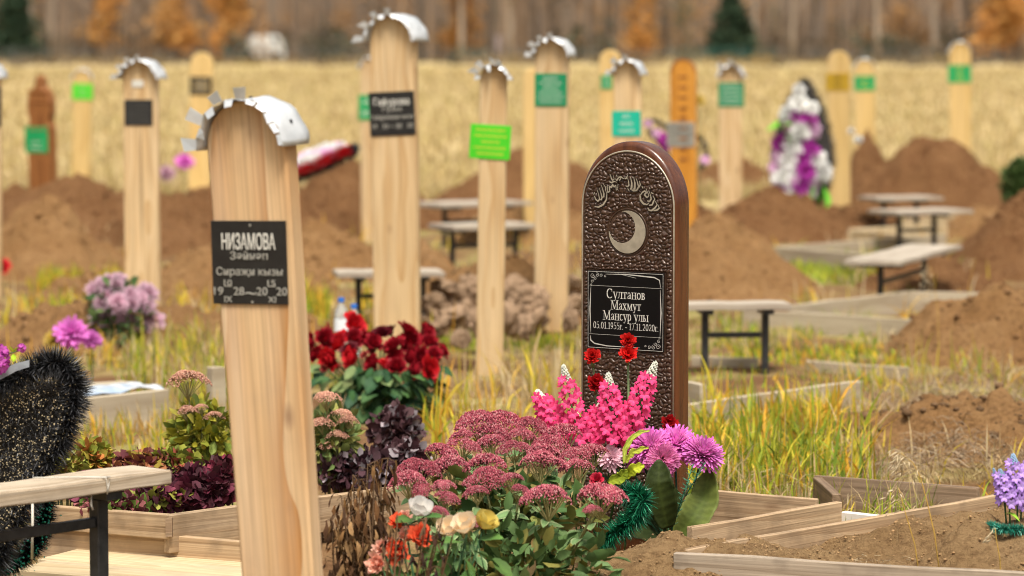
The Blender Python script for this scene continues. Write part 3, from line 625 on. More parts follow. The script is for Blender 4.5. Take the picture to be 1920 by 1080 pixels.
GL = {  # thick-and-thin serif letters: lists of pen strokes, cap height 1; (stroke, pen width)
 'С': (.92, [(arc(.47, .5, .37, .5, 48, 312, 18), 0), (st(.74, .72, 1.0), .05)]),
 'М': (1.18, [(st(.17, 0, 1), .05), ([(.2, 1), (.58, .06)], 0), ([(.58, .06), (.95, 1)], .05), (st(.97, 0, 1), 0), (sf(.17, 0), 0), (sf(.97, 0, .15), 0), (sf(.14, 1, .1), 0), (sf(1.0, 1, .1), 0)]),
 'у': (.62, [([(.1, X_), (.33, .06)], 0), ([(.55, X_), (.26, -.24), (.17, -.29), (.09, -.24)], .05), (sf(.11, X_, .11), 0), (sf(.53, X_, .09), 0)]),
 'л': (.70, [([(.24, X_), (.21, .22), (.14, .05), (.05, .04)], .06), ([(.15, X_), (.62, X_)], 0), (st(.55, 0, X_), 0), (sf(.55, 0, .11), 0)]),
 'т': (.60, [(st(.3, 0, X_), 0), ([(.04, X_), (.56, X_)], 0), (st(.05, X_-.16, X_), .04), (st(.55, X_-.16, X_), .04), (sf(.3, 0), 0)]),
 'а': (.58, [(arc(.27, .47, .16, .2, 170, 0, 8), .06), (st(.43, .06, .47), 0), ([(.43, .06), (.53, .03)], .05), ([(.43, .4), (.2, .3), (.1, .2), (.1, .1), (.2, .02), (.31, .06), (.43, .17)], .07)]),
 'н': (.72, [(st(.16, 0, X_), 0), (st(.56, 0, X_), 0), ([(.16, .36), (.56, .36)], 0)]+[(sf(x, y, .11), 0) for x in (.16, .56) for y in (0, X_)]),
 'о': (.62, [(arc(.31, .34, .22, .34, 0, 360, 20), .1)]),
 'в': (.58, [(st(.15, 0, X_), 0), ([(.05, X_), (.3, X_), (.42, .58), (.4, .44), (.28, .37), (.15, .37)], .08), ([(.28, .37), (.44, .29), (.47, .15), (.4, .03), (.27, 0), (.05, 0)], .09)]),
 'х': (.62, [([(.12, X_), (.5, 0)], 0), ([(.48, X_), (.1, 0)], .045), (sf(.13, X_, .1), 0), (sf(.48, X_, .09), 0), (sf(.1, 0, .09), 0), (sf(.5, 0, .1), 0)]),
 'м': (.84, [(st(.14, 0, X_), .05), ([(.16, X_), (.4, .06)], 0), ([(.4, .06), (.66, X_)], .05), (st(.68, 0, X_), 0), (sf(.14, 0, .1), 0), (sf(.68, 0, .11), 0), (sf(.12, X_, .07), 0), (sf(.7, X_, .08), 0)]),
 'с': (.54, [(arc(.29, .34, .2, .34, 50, 315, 14), .1)]),
 'р': (.64, [(st(.15, -.3, X_), 0), (arc(.31, .34, .22, .34, 150, -150, 14), .1), (sf(.16, -.3, .11), 0), ([(.03, X_-.03), (.15, X_)], .04)]),
 'ы': (.88, [(st(.15, 0, X_), 0), ([(.15, .38), (.33, .36), (.43, .2), (.33, .02), (.15, 0)], .07), (st(.7, 0, X_), 0), (sf(.14, X_, .1), 0), (sf(.7, X_, .11), 0), (sf(.7, 0, .11), 0), ([(.04, 0), (.2, 0)], 0)]),
 'г': (.48, [(st(.15, 0, X_), 0), ([(.04, X_), (.44, X_)], 0), (st(.44, X_-.17, X_), .04), (sf(.15, 0, .11), 0)]),
 '0': (.66, [(arc(.33, .5, .22, .5, 0, 360, 22), .1)]), '1': (.52, [(st(.28, 0, 1), .11), ([(.12, .86), (.28, 1)], .05), (sf(.28, 0, .15), 0)]),
 '5': (.64, [([(.2, 1), (.54, 1)], 0), ([(.2, 1), (.15, .58)], .05), ([(.15, .58), (.33, .63), (.5, .52), (.54, .32), (.46, .1), (.28, 0), (.1, .05)], .09)]),
 '9': (.64, [(arc(.32, .66, .2, .33, 0, 360, 18), .09), ([(.52, .66), (.49, .38), (.35, .1), (.14, 0)], .08)]),
 '7': (.62, [([(.1, 1), (.54, 1)], .05), ([(.54, 1), (.26, 0)], .07), (st(.1, .84, 1), .04)]),
 '2': (.62, [(arc(.31, .73, .19, .26, 165, -30, 9)+[(.36, .38), (.1, .05)], .08), ([(.1, .03), (.55, .03)], .06), (st(.55, .03, .17), .04)]),
 '.': (.3, [(st(.13, .0, .06), .12)]), '-': (.42, [([(.06, .33), (.34, .33)], 0), ([(.06, .3), (.34, .3)], 0)]), ' ': (.36, [])}
def serif_mesh(body, mat, cap, width, wt=1.15):
    mb = MB(); x = 0; k = 0
    for ch in body:
        adv, strokes = GL[ch]
        for pts, pw in strokes:
            hw = (pw or T0)*wt/2; hh = t0*wt/2
            for (ax, ay), (bx, by) in zip(pts[:-1], pts[1:]):
                if bx < ax: ax, ay, bx, by = bx, by, ax, ay
                if by >= ay: q = [(ax-hw, ay-hh), (ax+hw, ay-hh), (bx+hw, by-hh), (bx+hw, by+hh), (bx-hw, by+hh), (ax-hw, ay+hh)]
                else: q = [(ax-hw, ay+hh), (ax-hw, ay-hh), (bx-hw, by-hh), (bx+hw, by-hh), (bx+hw, by+hh), (ax+hw, ay+hh)]
                k += 1; mb.add([(x+u, -.00004*(k % 9), v) for u, v in q], [tuple(range(6))])
        x += adv
    s = width/x; mb.v = [((u-x/2)*s, v, w_*cap) for u, v, w_ in mb.v]
    return mb.mesh('lettering', mat)
def scribble(rows, wd, ht, mat, sd, fill=.6):
    """rows of small engraved marks, too far away to read"""
    mb = MB(); rr = random.Random(sd); n = len(rows)
    for i, f in enumerate(rows):
        zc = ht/2-(i+.5)*ht/n; hh = ht/n*.24; x = -wd*f/2; 
        while x < wd*f/2:
            w_ = wd*rr.uniform(.025, .05); z2 = hh*rr.uniform(.7, 1)
            mb.add([(x, 0, zc-z2), (x+w_*fill, 0, zc-z2), (x+w_*fill, 0, zc+z2), (x, 0, zc+z2)], [(0, 1, 2, 3)]); x += w_*1.45
    return mb.mesh('lettering', mat)

# ------------------------------------------------------------------ wooden grave posts
def arch_profile(wb_, wt_, zs, rise, n=18):
    pts = [(wt_/2*math.cos(PI*i/n), zs+rise*math.sin(PI*i/n)) for i in range(n+1)]
    return [(-wb_/2, -.35), (wb_/2, -.35)]+pts
def prism(prof, th, mat, bev=.004, name='post_board'):
    n = len(prof); mb = MB()
    mb.add([(x, -th/2, z) for x, z in prof]+[(x, th/2, z) for x, z in prof], [tuple(range(n)), tuple(range(2*n-1, n-1, -1))]+[(i, i+n, (i+1) % n+n, (i+1) % n) for i in range(n)])
    me = mb.mesh(name, mat)
    return bevelmesh(me, bev) if bev else me
def cap_parts(t, wt_, zs, rise, th, ntab, ov, flare, tabl, up=True, messy=0, sd=0, skew=0):
    """thin tin sheet bent over the arch, nailed a little askew; the front edge is snipped into tabs bent up or hammered down"""
    rr = random.Random(sd); n = ntab*2; mb = MB(); V = []; y0 = -th/2-ov; dep = th+ov*1.6
    wob = [rr.uniform(-.0035, .0035) for _ in range(n+2)]
    def pt(f, y, out=0):
        a = PI*(1.03-1.06*f); k = 1+flare*abs(2*f-1)**3; out += wob[min(n, max(0, int(f*n+.5)))]*max(0, 1-(y-y0)/dep)
        return Vector(((wt_/2+.005+out)*k*math.cos(a)+skew*((y-y0)/dep-.25), y, zs+(rise+.005+out)*math.sin(a)))
    rows = 5
    for i in range(n+1):
        for q in range(rows): V.append(pt(i/n, y0+dep*q/(rows-1), .0025*math.sin(i*1.3+q)))
    mb.add(V, [(rows*i+k, rows*i+rows+k, rows*i+rows+1+k, rows*i+1+k) for i in range(n) for k in range(rows-1)])
    o = mb.build('tin_cap', tin, t, True); md = o.modifiers.new('thick', 'SOLIDIFY'); md.thickness = .0007
    for i in range(ntab):
        f0, f1 = (i+rr.uniform(.02, .12))/ntab, (i+rr.uniform(.86, .98))/ntab; mb = MB(); right = i/ntab > .5
        bent_up = (i % 2 == 0 and not right) if not messy else rr.random() < .5
        l = tabl*rr.uniform(.75, 1.25)*(.7 if right else 1.2); tw = rr.uniform(-.25, .25)
        R_ = []
        for u in (0, 1):
            if bent_up: oo, yy = l*.95*u, y0-l*.25*u
            else: oo, yy = -l*(.45 if right else .7)*u, y0-l*.4*u
            R_ += [pt(f0, yy, oo*(1+tw)), pt(f1, yy, oo*(1-tw))]
        mb.add(R_, [(2*q, 2*q+1, 2*q+3, 2*q+2) for q in range(1)]); tb = mb.build('tab', tin, o); md = tb.modifiers.new('thick', 'SOLIDIFY'); md.thickness = .0007
    for f in (.16, .5, .84):
        nb = MB(); p = pt(f, 0, .0); d = Vector((math.cos(PI*(1-f)), 0, math.sin(PI*f))); nb.tube([p, p+d*.0035], .005, 8); put('nail', nb.mesh('nail', black_metal), o)
def plate(t, x, z, w_, h_, th, mat, rows=None, ink=None, rot=0, sd=0, name='name_plate'):
    mb = MB(); mb.box(-w_/2, w_/2, -.004, 0, -h_/2, h_/2); me = bevelmesh(mb.mesh(name, mat), .0008)
    o = put(name, me, t, loc=(x, -th/2-.001, z), rot=(0, rot, 0))
    if rows: put('lettering', scribble(rows, w_*.88, h_*.86, ink, sd), o, loc=(0, -.0046, 0))
    return o
def gpost(label, pxb, pxt, pytop, Y, w_, th, rz, mat, cap=None, plates=(), taper=1, rise=.5, zbase=0., cat='grave post', profile=None, lean_in=0):
    S = F/Y; b = P(pxb, 400, Y); tp = P(pxt, pytop, Y); h = tp.z; lean = math.atan2(tp.x-b.x, h)
    rot = (Matrix.Rotation(lean, 3, 'Y') @ Matrix.Rotation(lean_in, 3, 'X') @ Matrix.Rotation(R(rz), 3, 'Z')).to_euler()
    t = thing('grave_post', label, cat, (b.x, Y, 0), 'wooden grave posts', rot); h = h/math.cos(lean)
    wt_ = w_*taper; zs = h-wt_*rise
    put('post_board', prism(profile(w_, h) if profile else arch_profile(w_, wt_, zs, wt_*rise), th, mat, .006), t)
    if cap: cap_parts(t, wt_, zs, wt_*rise, th, **cap)
    for p in plates:
        (x0, y0, x1, y1), m_, rows, ink = p[:4]
        zc = P(0, (y0+y1)/2, Y).z/math.cos(lean); pw = (x1-x0)/S/math.cos(R(rz)); ph = (y1-y0)/S
        xc = ((x0+x1)/2-(pxb+(pxt-pxb)*zc/h))/S/math.cos(R(rz))
        plate(t, xc, zc, pw, ph, th, m_, rows, ink, p[4] if len(p) > 4 else 0, int(x0))
    return t
def D(ypx): return F/((ypx-100)/1.6)
full = [.85]*5
# near leaning post
YA = F/740; S = 740
tA = gpost('big leaning pine post with toothed tin cap nearest the camera, black plate', 539, 466, 186, YA, .190, .068, -21, wood_amber, dict(ntab=12, ov=.034, flare=.04, tabl=.028, skew=.022, sd=4), taper=1.17, rise=.50)
pl = plate(tA, -.012, 1.076, .210, .212, .068, black_plate, rot=R(2.5))
for body, z, hh, ww, m_ in (('НИЗАМОВА', .054, .040, .150, white_print), ('Зәйнәп', .018, .020, .105, grey_print), ('Сираҗи кызы', -.022, .020, .185, grey_print), ('19', -.072, .021, .026, grey_print), ('10', -.051, .016, .022, grey_print), ('IX', -.093, .016, .022, grey_print), ('28', -.072, .021, .030, grey_print), ('~', -.074, .03, .032, grey_print), ('20', -.072, .021, .03, grey_print), ('15', -.051, .016, .022, grey_print), ('XI', -.093, .016, .022, grey_print), ('20', -.072, .021, .03, grey_print)):
    xs = {'НИЗАМОВА': 0, 'Зәйнәп': 0, 'Сираҗи кызы': 0}.get(body)
    if xs is None:
        seq = [-.088, -.061, -.061, -.031, .002, .034, .061, .061, .089]; gpost.k = getattr(gpost, 'k', -1)+1; xs = seq[gpost.k]
    put('lettering', font_mesh(body, m_, hh, ww, .012 if body == 'НИЗАМОВА' else .004), pl, loc=(xs, -.0052, z-hh/2))
for z in (-.069,):
    for x in (-.061, .061): mb = MB(); mb.box(x-.011, x+.011, -.0056, -.005, z+.008, z+.0105); mb.build('lettering', grey_print, pl)
for x in (-.061, .061): pass
mb = MB()
for z in (.095, -.1): mb.tube([(.006, -.0042, z), (.006, -.0062, z)], .0035, 8)
mb.build('screw', silver_plate, pl)
# tall capped post
YB = D(650)
tB = gpost('tallest pine post with toothed tin cap and black plate, behind the roses', 745, 738, 28, YB, .255, .06, -13, wood_new, dict(ntab=13, ov=.045, flare=.10, tabl=.03, skew=.055, sd=5), rise=.52)
SB = F/YB; zc = P(0, 213, YB).z; pl = plate(tB, (736-739.5)/SB+.004, zc, 88/SB, 82/SB, .06, black_plate, rot=R(-2.2))
ww = 88/SB
for body, z, hh, wd in (('Гафурова', .068, .040, .78), ('Гүзәл', .026, .026, .42), ('Габдрахман кызы', -.016, .024, .92), ('19   33 ~ 20   20', -.066, .026, .9)):
    put('lettering', font_mesh(body, white_print if hh > .03 else grey_print, hh, wd*ww, .008), pl, loc=(0, -.0052, z*ww/.258-hh/2))
capm = dict(ntab=13, ov=.045, flare=.08, tabl=.026, skew=.03)
gpost('pine post with tin cap, black plate and small white tag, left', 267, 264, 112, D(590), .215, .06, -6, wood_new, dict(capm, flare=.2, sd=8), [((235, 187, 288, 235), black_plate, full, faint_print), ((249, 150, 271, 163), MATS['white_print'], None, None)])
gpost('slim pine post with lime green plate wider than the post', 918, 926, 122, D(690), .138, .05, -5, wood_new, dict(ntab=9, ov=.04, flare=.28, tabl=.034, messy=1, sd=11), [((882, 234, 958, 298), green_lime, [.8, .9, .5, .9, .7], yellow_print, R(2.5))])
gpost('pine post with tin cap and dark green plate, left of the headstone', 1034, 1036, 72, D(617), .195, .06, -8, wood_new, dict(capm, sd=13), [((1004, 138, 1064, 199), green_dark, [.55, .8, .55, .8, .9, .8], white_print)])
gpost('plain pale post hidden behind the dark green plated post', 1000, 999, 128, 26.5, .16, .05, -5, wood_yellow)
gpost('pine post with tin cap and teal plate right behind the headstone', 1180, 1177, 113, D(600), .165, .06, -5, wood_new, dict(capm, ntab=9, sd=15), [((1148, 208, 1202, 255), teal_plate, [.3, .5, .6], white_print)])
gpost('pale round topped post with small green plate, beside the teal plate', 1146, 1144, 93, 25, .17, .05, -5, wood_yellow, None, [((1127, 141, 1148, 167), green_plate, [.7, .7], white_print)])
gpost('pine post with white tin cap and green plate, right of the orange post', 1370, 1370, 122, D(436), .205, .06, -5, wood_new, dict(capm, ntab=9, flare=.1, tabl=.03, messy=1, sd=17), [((1347, 155, 1395, 200), green_dark, full, white_print)])
gpost('yellow post with gold plate beside the purple and white wreath', 1574, 1573, 95, D(420), .205, .07, -6, wood_yellow, None, [((1549, 137, 1593, 170), gold_plate, [.3, .4], MATS['black_plate'])])
ce = dict(ntab=7, ov=.012, flare=.02, tabl=.012)
gpost('short pale post with white rimmed top and green plate, right of the wreath', 1621, 1621, 110, 35, .222, .06, -5, wood_yellow, ce, [((1602, 142, 1640, 170), green_plate, [.4, .5], yellow_print)])
gpost('yellow post with green plate standing alone at far right', 1800, 1800, 78, 35, .235, .06, -6, wood_yellow, ce, [((1778, 122, 1820, 155), green_plate, [.3, .35], yellow_print)])
gpost('thin yellow post with white cap and bright green plate, far left', 152, 155, 130, 35, .2, .06, -5, wood_yellow, ce, [((137, 157, 175, 187), green_lime, [.5, .5], grey_print)])
gpost('yellow round topped post with tan framed plate behind the leaning post', 374, 379, 98, 33, .235, .06, -5, wood_yellow, None, [((357, 144, 398, 178), black_plate, None, None), ((362, 149, 393, 173), tan_plate, [.5, .6], grey_print)])
gpost('pine post with green plate mostly hidden behind the tallest post', 697, 695, 108, 27, .175, .06, -5, wood_new, ce, [((673, 178, 702, 225), green_plate, [.5, .7], white_print)])
gpost('post at the left border, only its capped edge and plate showing', -26, -24, 118, D(560), .185, .06, -5, wood_new, dict(capm, sd=19), [((-50, 165, 4, 236), black_plate, full, grey_print)])
def carved(w_, h):
    a = w_/2
    half = [(a, h-.50), (a*.86, h-.47), (a*.86, h-.42), (a*.98, h-.38), (a*.98, h-.32), (a*1.0, h-.27), (a*.85, h-.19), (a*.62, h-.15), (a*.32, h-.115), (a*.24, h-.09), (a*.3, h-.065), (a*.16, h-.03)]
    return [(-a, -.35), (a, -.35)]+half+[(0, h)]+[(-x, z) for x, z in half[::-1]]
tD = gpost('dark brown carved post with pointed finial and green plate, far left', 82, 77, 140, D(410), .25, .13, -24, wood_brown, None, [((52, 237, 98, 286), green_plate, [.0, .0, .5, .6], white_print)], profile=carved)
for k, (zz, hh) in enumerate(((1.22, .03), (.86, .012), (1.13, .012))):
    mb = MB(); mb.box(-.118, .118, -.072, -.064, zz, zz+hh); put('carved_band', bevelmesh(mb.mesh('carved_band', wood_brown), .003), tD)
tK = gpost('orange varnished post with round top and silver plate', 1283, 1282, 110, 26, .215, .09, -10, wood_orange, None, [((1252, 229, 1304, 275), silver_plate, [.8, .8, .6], black_plate)])
mb = MB(); zs = P(0, 110, 26).z-.1075
V = [(.1095*math.cos(PI*i/18)*k, -.048, zs+.1095*math.sin(PI*i/18)*k) for k in (1, .84) for i in range(19)]
mb.add(V, [(i, i+1, i+20, i+19) for i in range(18)]); o = mb.build('carved_rim', wood_brown, tK); o.modifiers.new('t', 'SOLIDIFY').thickness = .006
mb = MB(); zt = P(0, 135, 26).z
for k in range(9):
    mb = MB(); mb.box(-.035, .035, -.0505, -.046, zt-.05-k*.085, zt-k*.085-.03); mb.build('carved_ornament', wood_brown, tK)

# ------------------------------------------------------------------ carved headstone
YQ = 10.1; SQ = F/YQ
AQ = R(-34); WQ, TQ = .370, .084
cq = P(1190, 600, YQ)
tQ = thing('headstone', 'brown carved arched headstone with crescent and black plaque, in sharp focus', 'headstone', (cq.x, YQ, 0), None, (0, 0, AQ))
HQ = 1.318; RB = .210; RP = .178; ZS = HQ-RB
varn = M('varnished_dark_wood', (.068, .020, .008), .25, (.12, .038, .012), 5, 5, stretch=(9, 9, .8), bump=.12, bscale=30, bstretch=(5, 5, .6), spec=.5, coat=.25)
bronze = M('bronze_relief', (.050, .026, .016), .36, (.088, .047, .029), 60, 4, metal=.2, spec=.5, coat=.12)
silv = M('silver_inlay', (.52, .47, .37), .36, (.38, .34, .265), 25, 4, metal=.45, spec=.5)
dark_inlay = M('dark_outline', (.025, .017, .013), .4)
# body with a rounded edge
def arch_pts(w2, zs, r, n=40, zb=-.3): return [(-w2, zb)]+[(-w2*math.cos(PI*i/n), zs+r*math.sin(PI*i/n)) for i in range(n+1)]+[(w2, zb)]
def rounded_body(w2, zs, r, th, er):
    rings = []
    for a in range(7):
        q = PI/2*a/6; ins = er*(1-math.sin(q)); y = -th/2+er*(1-math.cos(q)); rings.append((ins, y))
    rings += [(ins, -y) for ins, y in rings[::-1]]
    mb = MB(); n = None
    for ins, y in rings:
        pp = arch_pts(w2-ins, zs, r-ins); n = len(pp); mb.add([(x, y, z) for x, z in pp], [])
    for j in range(len(rings)-1):
        for i in range(n-1): mb.f.append((j*n+i, j*n+i+1, (j+1)*n+i+1, (j+1)*n+i))
    mb.f.append(tuple(range(n-1, -1, -1))); mb.f.append(tuple(range((len(rings)-1)*n, len(rings)*n)))
    me = mb.mesh('body', varn, True); bm = bmesh.new(); bm.from_mesh(me); bmesh.ops.recalc_face_normals(bm, faces=bm.faces); bm.to_mesh(me); bm.free(); return me
put('body', rounded_body(WQ/2, ZS, RB, TQ, .016), tQ)
# relief panel: hammered, curling lumps as real displacement
def relief():
    w2 = WQ/2-.017; r2 = RP-.005; yf = -TQ/2-.001
    dx = .0017; xs = np.arange(-w2, w2+dx, dx); zs_ = np.arange(.05, HQ, dx); X, Z = np.meshgrid(xs, zs_)
    rg = np.random.default_rng(3); cell = .0142
    Xw = X*.86+.020*fbm(X*45, Z*45, 2, 1); Zw = Z+.020*fbm(X*45+9, Z*45+4, 2, 2)
    gx = np.floor(Xw/cell).astype(int); gz_ = np.floor(Zw/cell).astype(int); jit = rg.random((400, 400, 2)); d1 = np.full(X.shape, 9.); d2 = np.full(X.shape, 9.)
    for a in (-1, 0, 1):
        for b in (-1, 0, 1):
            cx = gx+a; cz = gz_+b; j = jit[cx % 400, cz % 400]
            d = np.hypot((cx+.15+.7*j[..., 0])*cell-Xw, (cz+.15+.7*j[..., 1])*cell-Zw)/cell
            d2 = np.where(d < d1, d1, np.minimum(d2, d)); d1 = np.minimum(d, d1)
    hgt = np.clip((d2-d1)*2.0, 0, 1)**.8*.0056
    hgt += .003*fbm(X*110, Z*110, 2, 4)
    msk = np.ones_like(X)
    cz_, cx_ = ZC, XC; rr_ = np.hypot(X-cx_, Z-cz_); msk *= np.clip((np.abs(rr_-.072)-.007)/.004, 0, 1)   # groove round the crescent
    msk *= 1-((rr_ < .074) & (np.hypot(X-cx_+.022, Z-cz_-.016) > .050))
    edge = np.minimum(w2-np.abs(X), np.where(Z > ZS, r2-np.hypot(X*r2/w2, Z-ZS), 9)); msk *= np.clip(edge/.006, 0, 1)
    msk *= 1-np.clip((np.minimum(PW/2+.006-np.abs(X-PX), PH/2+.006-np.abs(Z-PZ)))/.002, 0, 1)
    Yv = yf-.0005-hgt*msk
    inside = (np.abs(X) <= w2) & ((Z <= ZS) | (np.hypot(X/w2, (Z-ZS)/r2) <= 1))
    idx = np.arange(X.size).reshape(X.shape); q = inside[:-1, :-1] & inside[1:, :-1] & inside[:-1, 1:] & inside[1:, 1:]
    Fq = np.stack([idx[:-1, :-1][q], idx[:-1, 1:][q], idx[1:, 1:][q], idx[1:, :-1][q]], 1)
    return npmesh('relief_panel', np.stack([X, Yv, Z], -1).reshape(-1, 3), Fq, None, bronze, True)
cosq = math.cos(AQ)
def lx(px): return (px-1176)/SQ/.85
def lz(py): return H-(py-100)/SQ-.004
XC, ZC = lx(1176), lz(431)
PX, PZ, PW, PH = lx(1175), lz(579), .290, 147/SQ
put('relief_panel', relief(), tQ)
# silver piping round the face
mb = MB(); w2 = WQ/2-.012; pp = [(x, -TQ/2-.002, z) for x, z in arch_pts(w2, ZS, RP, 48, .02)]; mb.tube(pp, .0031, 6); mb.build('silver_piping', silv, tQ, True)
# crescent
def crescent(R0, r1, ox, oz, y, mat, name, parent):
    mb = MB(); outer = []; inner = []
    d = math.hypot(ox, oz); a_c = math.atan2(oz, ox); cosA = (R0*R0+d*d-r1*r1)/(2*R0*d); A = math.acos(cosA); cosB = (r1*r1+d*d-R0*R0)/(2*r1*d); B = PI-math.acos(cosB)
    n = 30
    for i in range(n+1):
        t_ = i/n; a = a_c+A+(2*PI-2*A)*t_; outer.append((R0*math.cos(a), R0*math.sin(a)))
        b = a_c+(PI-math.acos(cosB))+(2*PI-2*(PI-math.acos(cosB)))*t_; inner.append((ox+r1*math.cos(b), oz+r1*math.sin(b)))
    mb.add([(XC+x, y, ZC+z) for x, z in outer]+[(XC+x, y, ZC+z) for x, z in inner], [(i, n+1+i, n+2+i, i+1) for i in range(n)])
    o = mb.build(name, mat, parent, False); md = o.modifiers.new('t', 'SOLIDIFY'); md.thickness = .0035; md.offset = 0
    return o
crescent(.069, .051, -.020, .015, -TQ/2-.0052, silv, 'crescent', tQ)
mb = MB(); mb.tube([(XC+.0745*math.cos(2*PI*i/40), -TQ/2-.002, ZC+.0745*math.sin(2*PI*i/40)) for i in range(41)], .0022, 5, cap=False); mb.build('crescent_ring', bronze, tQ, True)
mb = MB(); mb.tube([(XC-.020+.049*math.cos(R(165+i*6)), -TQ/2-.002, ZC+.015+.049*math.sin(R(165+i*6))) for i in range(31)], .002, 5); mb.build('crescent_groove', bronze, tQ, True)
# silver calligraphy on an arc
def callig():
    def tr(pts): return [(lx(1060+x/4.154), lz(240+y/4.154)) for x, y in pts]
    S_ = [([(232, 602), (262, 606), (300, 585), (325, 545), (328, 500), (315, 465)], 2.6), ([(230, 520), (240, 545), (258, 560), (272, 545), (262, 500), (250, 470)], 2.2), ([(272, 545), (285, 548), (290, 530), (280, 490), (268, 455)], 2.2), ([(290, 530), (304, 524), (305, 500), (292, 455), (282, 430)], 2.4), ([(320, 480), (318, 450), (300, 425)], 1.8), ([(225, 510), (232, 490)], 1.8),
          ([(330, 440), (335, 490), (350, 480), (348, 440), (365, 450), (372, 425), (385, 445), (398, 430), (402, 470), (412, 465), (415, 420)], 2.4), ([(352, 345), (362, 375), (372, 395), (385, 385), (378, 355)], 2), ([(345, 405), (365, 412), (385, 402), (405, 408)], 2.2), ([(395, 380), (405, 395), (420, 370), (440, 365), (455, 378), (470, 372)], 2.4), ([(425, 395), (440, 372)], 2), ([(400, 350), (410, 365)], 1.8), 
          ([(470, 380), (482, 372), (490, 350)], 2.4), ([(478, 435), (488, 440), (500, 430), (498, 400), (490, 375)], 2.2), ([(508, 460), (520, 450), (522, 410), (512, 365)], 3.2), ([(535, 462), (545, 450), (546, 410), (536, 362)], 3.2), ([(520, 462), (535, 470), (560, 466), (575, 440), (565, 400), (556, 375)], 2.6), ([(578, 445), (588, 420), (580, 392)], 2.2), ([(500, 470), (490, 452)], 1.8),
          ([(585, 500), (590, 540), (612, 568), (640, 575), (655, 560)], 3.2), ([(590, 500), (605, 480), (622, 470), (635, 480), (620, 500), (640, 520), (655, 505), (640, 470), (632, 450)], 2.6), ([(640, 545), (660, 550), (672, 530), (668, 505), (655, 470)], 2.4), ([(655, 580), (680, 575), (690, 550), (700, 530), (685, 505)], 2.4), ([(650, 615), (675, 620), (700, 600), (718, 575), (705, 545)], 2.6), ([(690, 620), (715, 615), (735, 600), (722, 570)], 2.4), ([(645, 600), (655, 612)], 2.2), ([(610, 450), (600, 432)], 1.8), ([(670, 480), (690, 490)], 1.8), ([(655, 440), (665, 455)], 1.6)]
    for mat, ex, y, nm in ((dark_inlay, 2.2, -TQ/2-.0088, 'calligraphy_outline'), (silv, 0, -TQ/2-.0096, 'calligraphy')):
        mb = MB(); k = 0
        for pts, wd in S_:
            q = tr(pts); dense = []
            for i in range(len(q)-1):
                for s in range(3): dense.append((q[i][0]+(q[i+1][0]-q[i][0])*s/3, q[i][1]+(q[i+1][1]-q[i][1])*s/3))
            dense.append(q[-1]); m_ = len(dense); V = []; k += 1
            for i, (x, z) in enumerate(dense):
                a, b = dense[max(i-1, 0)], dense[min(i+1, m_-1)]; tx, tz = b[0]-a[0], b[1]-a[1]; l = math.hypot(tx, tz) or 1; f = i/(m_-1)
                hw = (wd*(.6+.9*math.sin(PI*min(1, f*1.1+.08)))*.86+ex*1.5)*.5/SQ
                V += [(x-tz/l*hw, y-.00006*(k % 5), z+tx/l*hw), (x+tz/l*hw, y-.00006*(k % 5), z-tx/l*hw)]
            mb.add(V, [(2*i, 2*i+1, 2*i+3, 2*i+2) for i in range(m_-1)])
        mb.build(nm, mat, tQ)
callig()
# plaque
plq = plate(tQ, PX, PZ, PW, PH, TQ+.014, M('plaque_black', (.004, .004, .005), .3, spec=.22), name='plaque')
for body, py, cap, wd in (('Султанов', 556, 17.5, 73), ('Махмут', 577, 17, 57), ('Мансур улы', 597, 17, 86), ('05.01.1955г. - 17.11.2020г.', 614, 12, 123)):
    put('lettering', serif_mesh(body, white_print, cap/SQ, wd/SQ/.85, .95), plq, loc=(.002, -.0046, lz(py)-PZ))
orn = M('plaque_ornament', (.50, .49, .44), .5)
def flat_line(mb, pts, wd, y=-.0045):
    m_ = len(pts); V = []
    for i, (x, z) in enumerate(pts):
        a, b = pts[max(i-1, 0)], pts[min(i+1, m_-1)]; tx, tz = b[0]-a[0], b[1]-a[1]; l = math.hypot(tx, tz) or 1; hw = (wd if not isinstance(wd, list) else wd[i])/2
        V += [(x-tz/l*hw, y, z+tx/l*hw), (x+tz/l*hw, y, z-tx/l*hw)]
    mb.add(V, [(2*i, 2*i+1, 2*i+3, 2*i+2) for i in range(m_-1)])
def spiral(cx, cz, r, a0, turns, n=22, s=1): return [(cx+r*(1-.8*i/n)*math.cos(a0+s*turns*2*PI*i/n), cz+r*(1-.8*i/n)*math.sin(a0+s*turns*2*PI*i/n)) for i in range(n+1)]
mb = MB(); a, b = PW/2-.008, PH/2-.006; e = PW/2-.003; e2 = PH/2-.003
for s in (-1, 1):   # thin frame line at the very edge
    flat_line(mb, [(-e, s*e2), (e, s*e2)], .0014); flat_line(mb, [(s*e, -e2), (s*e, e2)], .0014, -.0046)
yy_ = -.0047
flat_line(mb, [(-a, .078), (a, .078)], .0009, yy_); flat_line(mb, [(-a, -.080), (a, -.080)], .0009, yy_)
flat_line(mb, [(-a*.55, b-.004), (0, b-.002), (a*.8, b-.008), (a*.94, b-.016), (a*.97, b-.04)], [.001, .003, .004, .0035, .001], yy_)
flat_line(mb, [(-a*.2, b-.001), (a*.3, b-.013)], .001, -.00475)
flat_line(mb, [(a*.96, .074), (a*.985, 0), (a*.96, -.076)], [.001, .0045, .001], yy_); flat_line(mb, [(-a*.96, .074), (-a*.985, 0), (-a*.96, -.076)], [.001, .0045, .001], yy_)
flat_line(mb, [(-a*.97, -.085), (-a*.96, -b+.02), (-a*.86, -b+.010), (-a*.5, -b+.004), (a*.4, -b+.004)], [.001, .0045, .004, .003, .001], yy_)
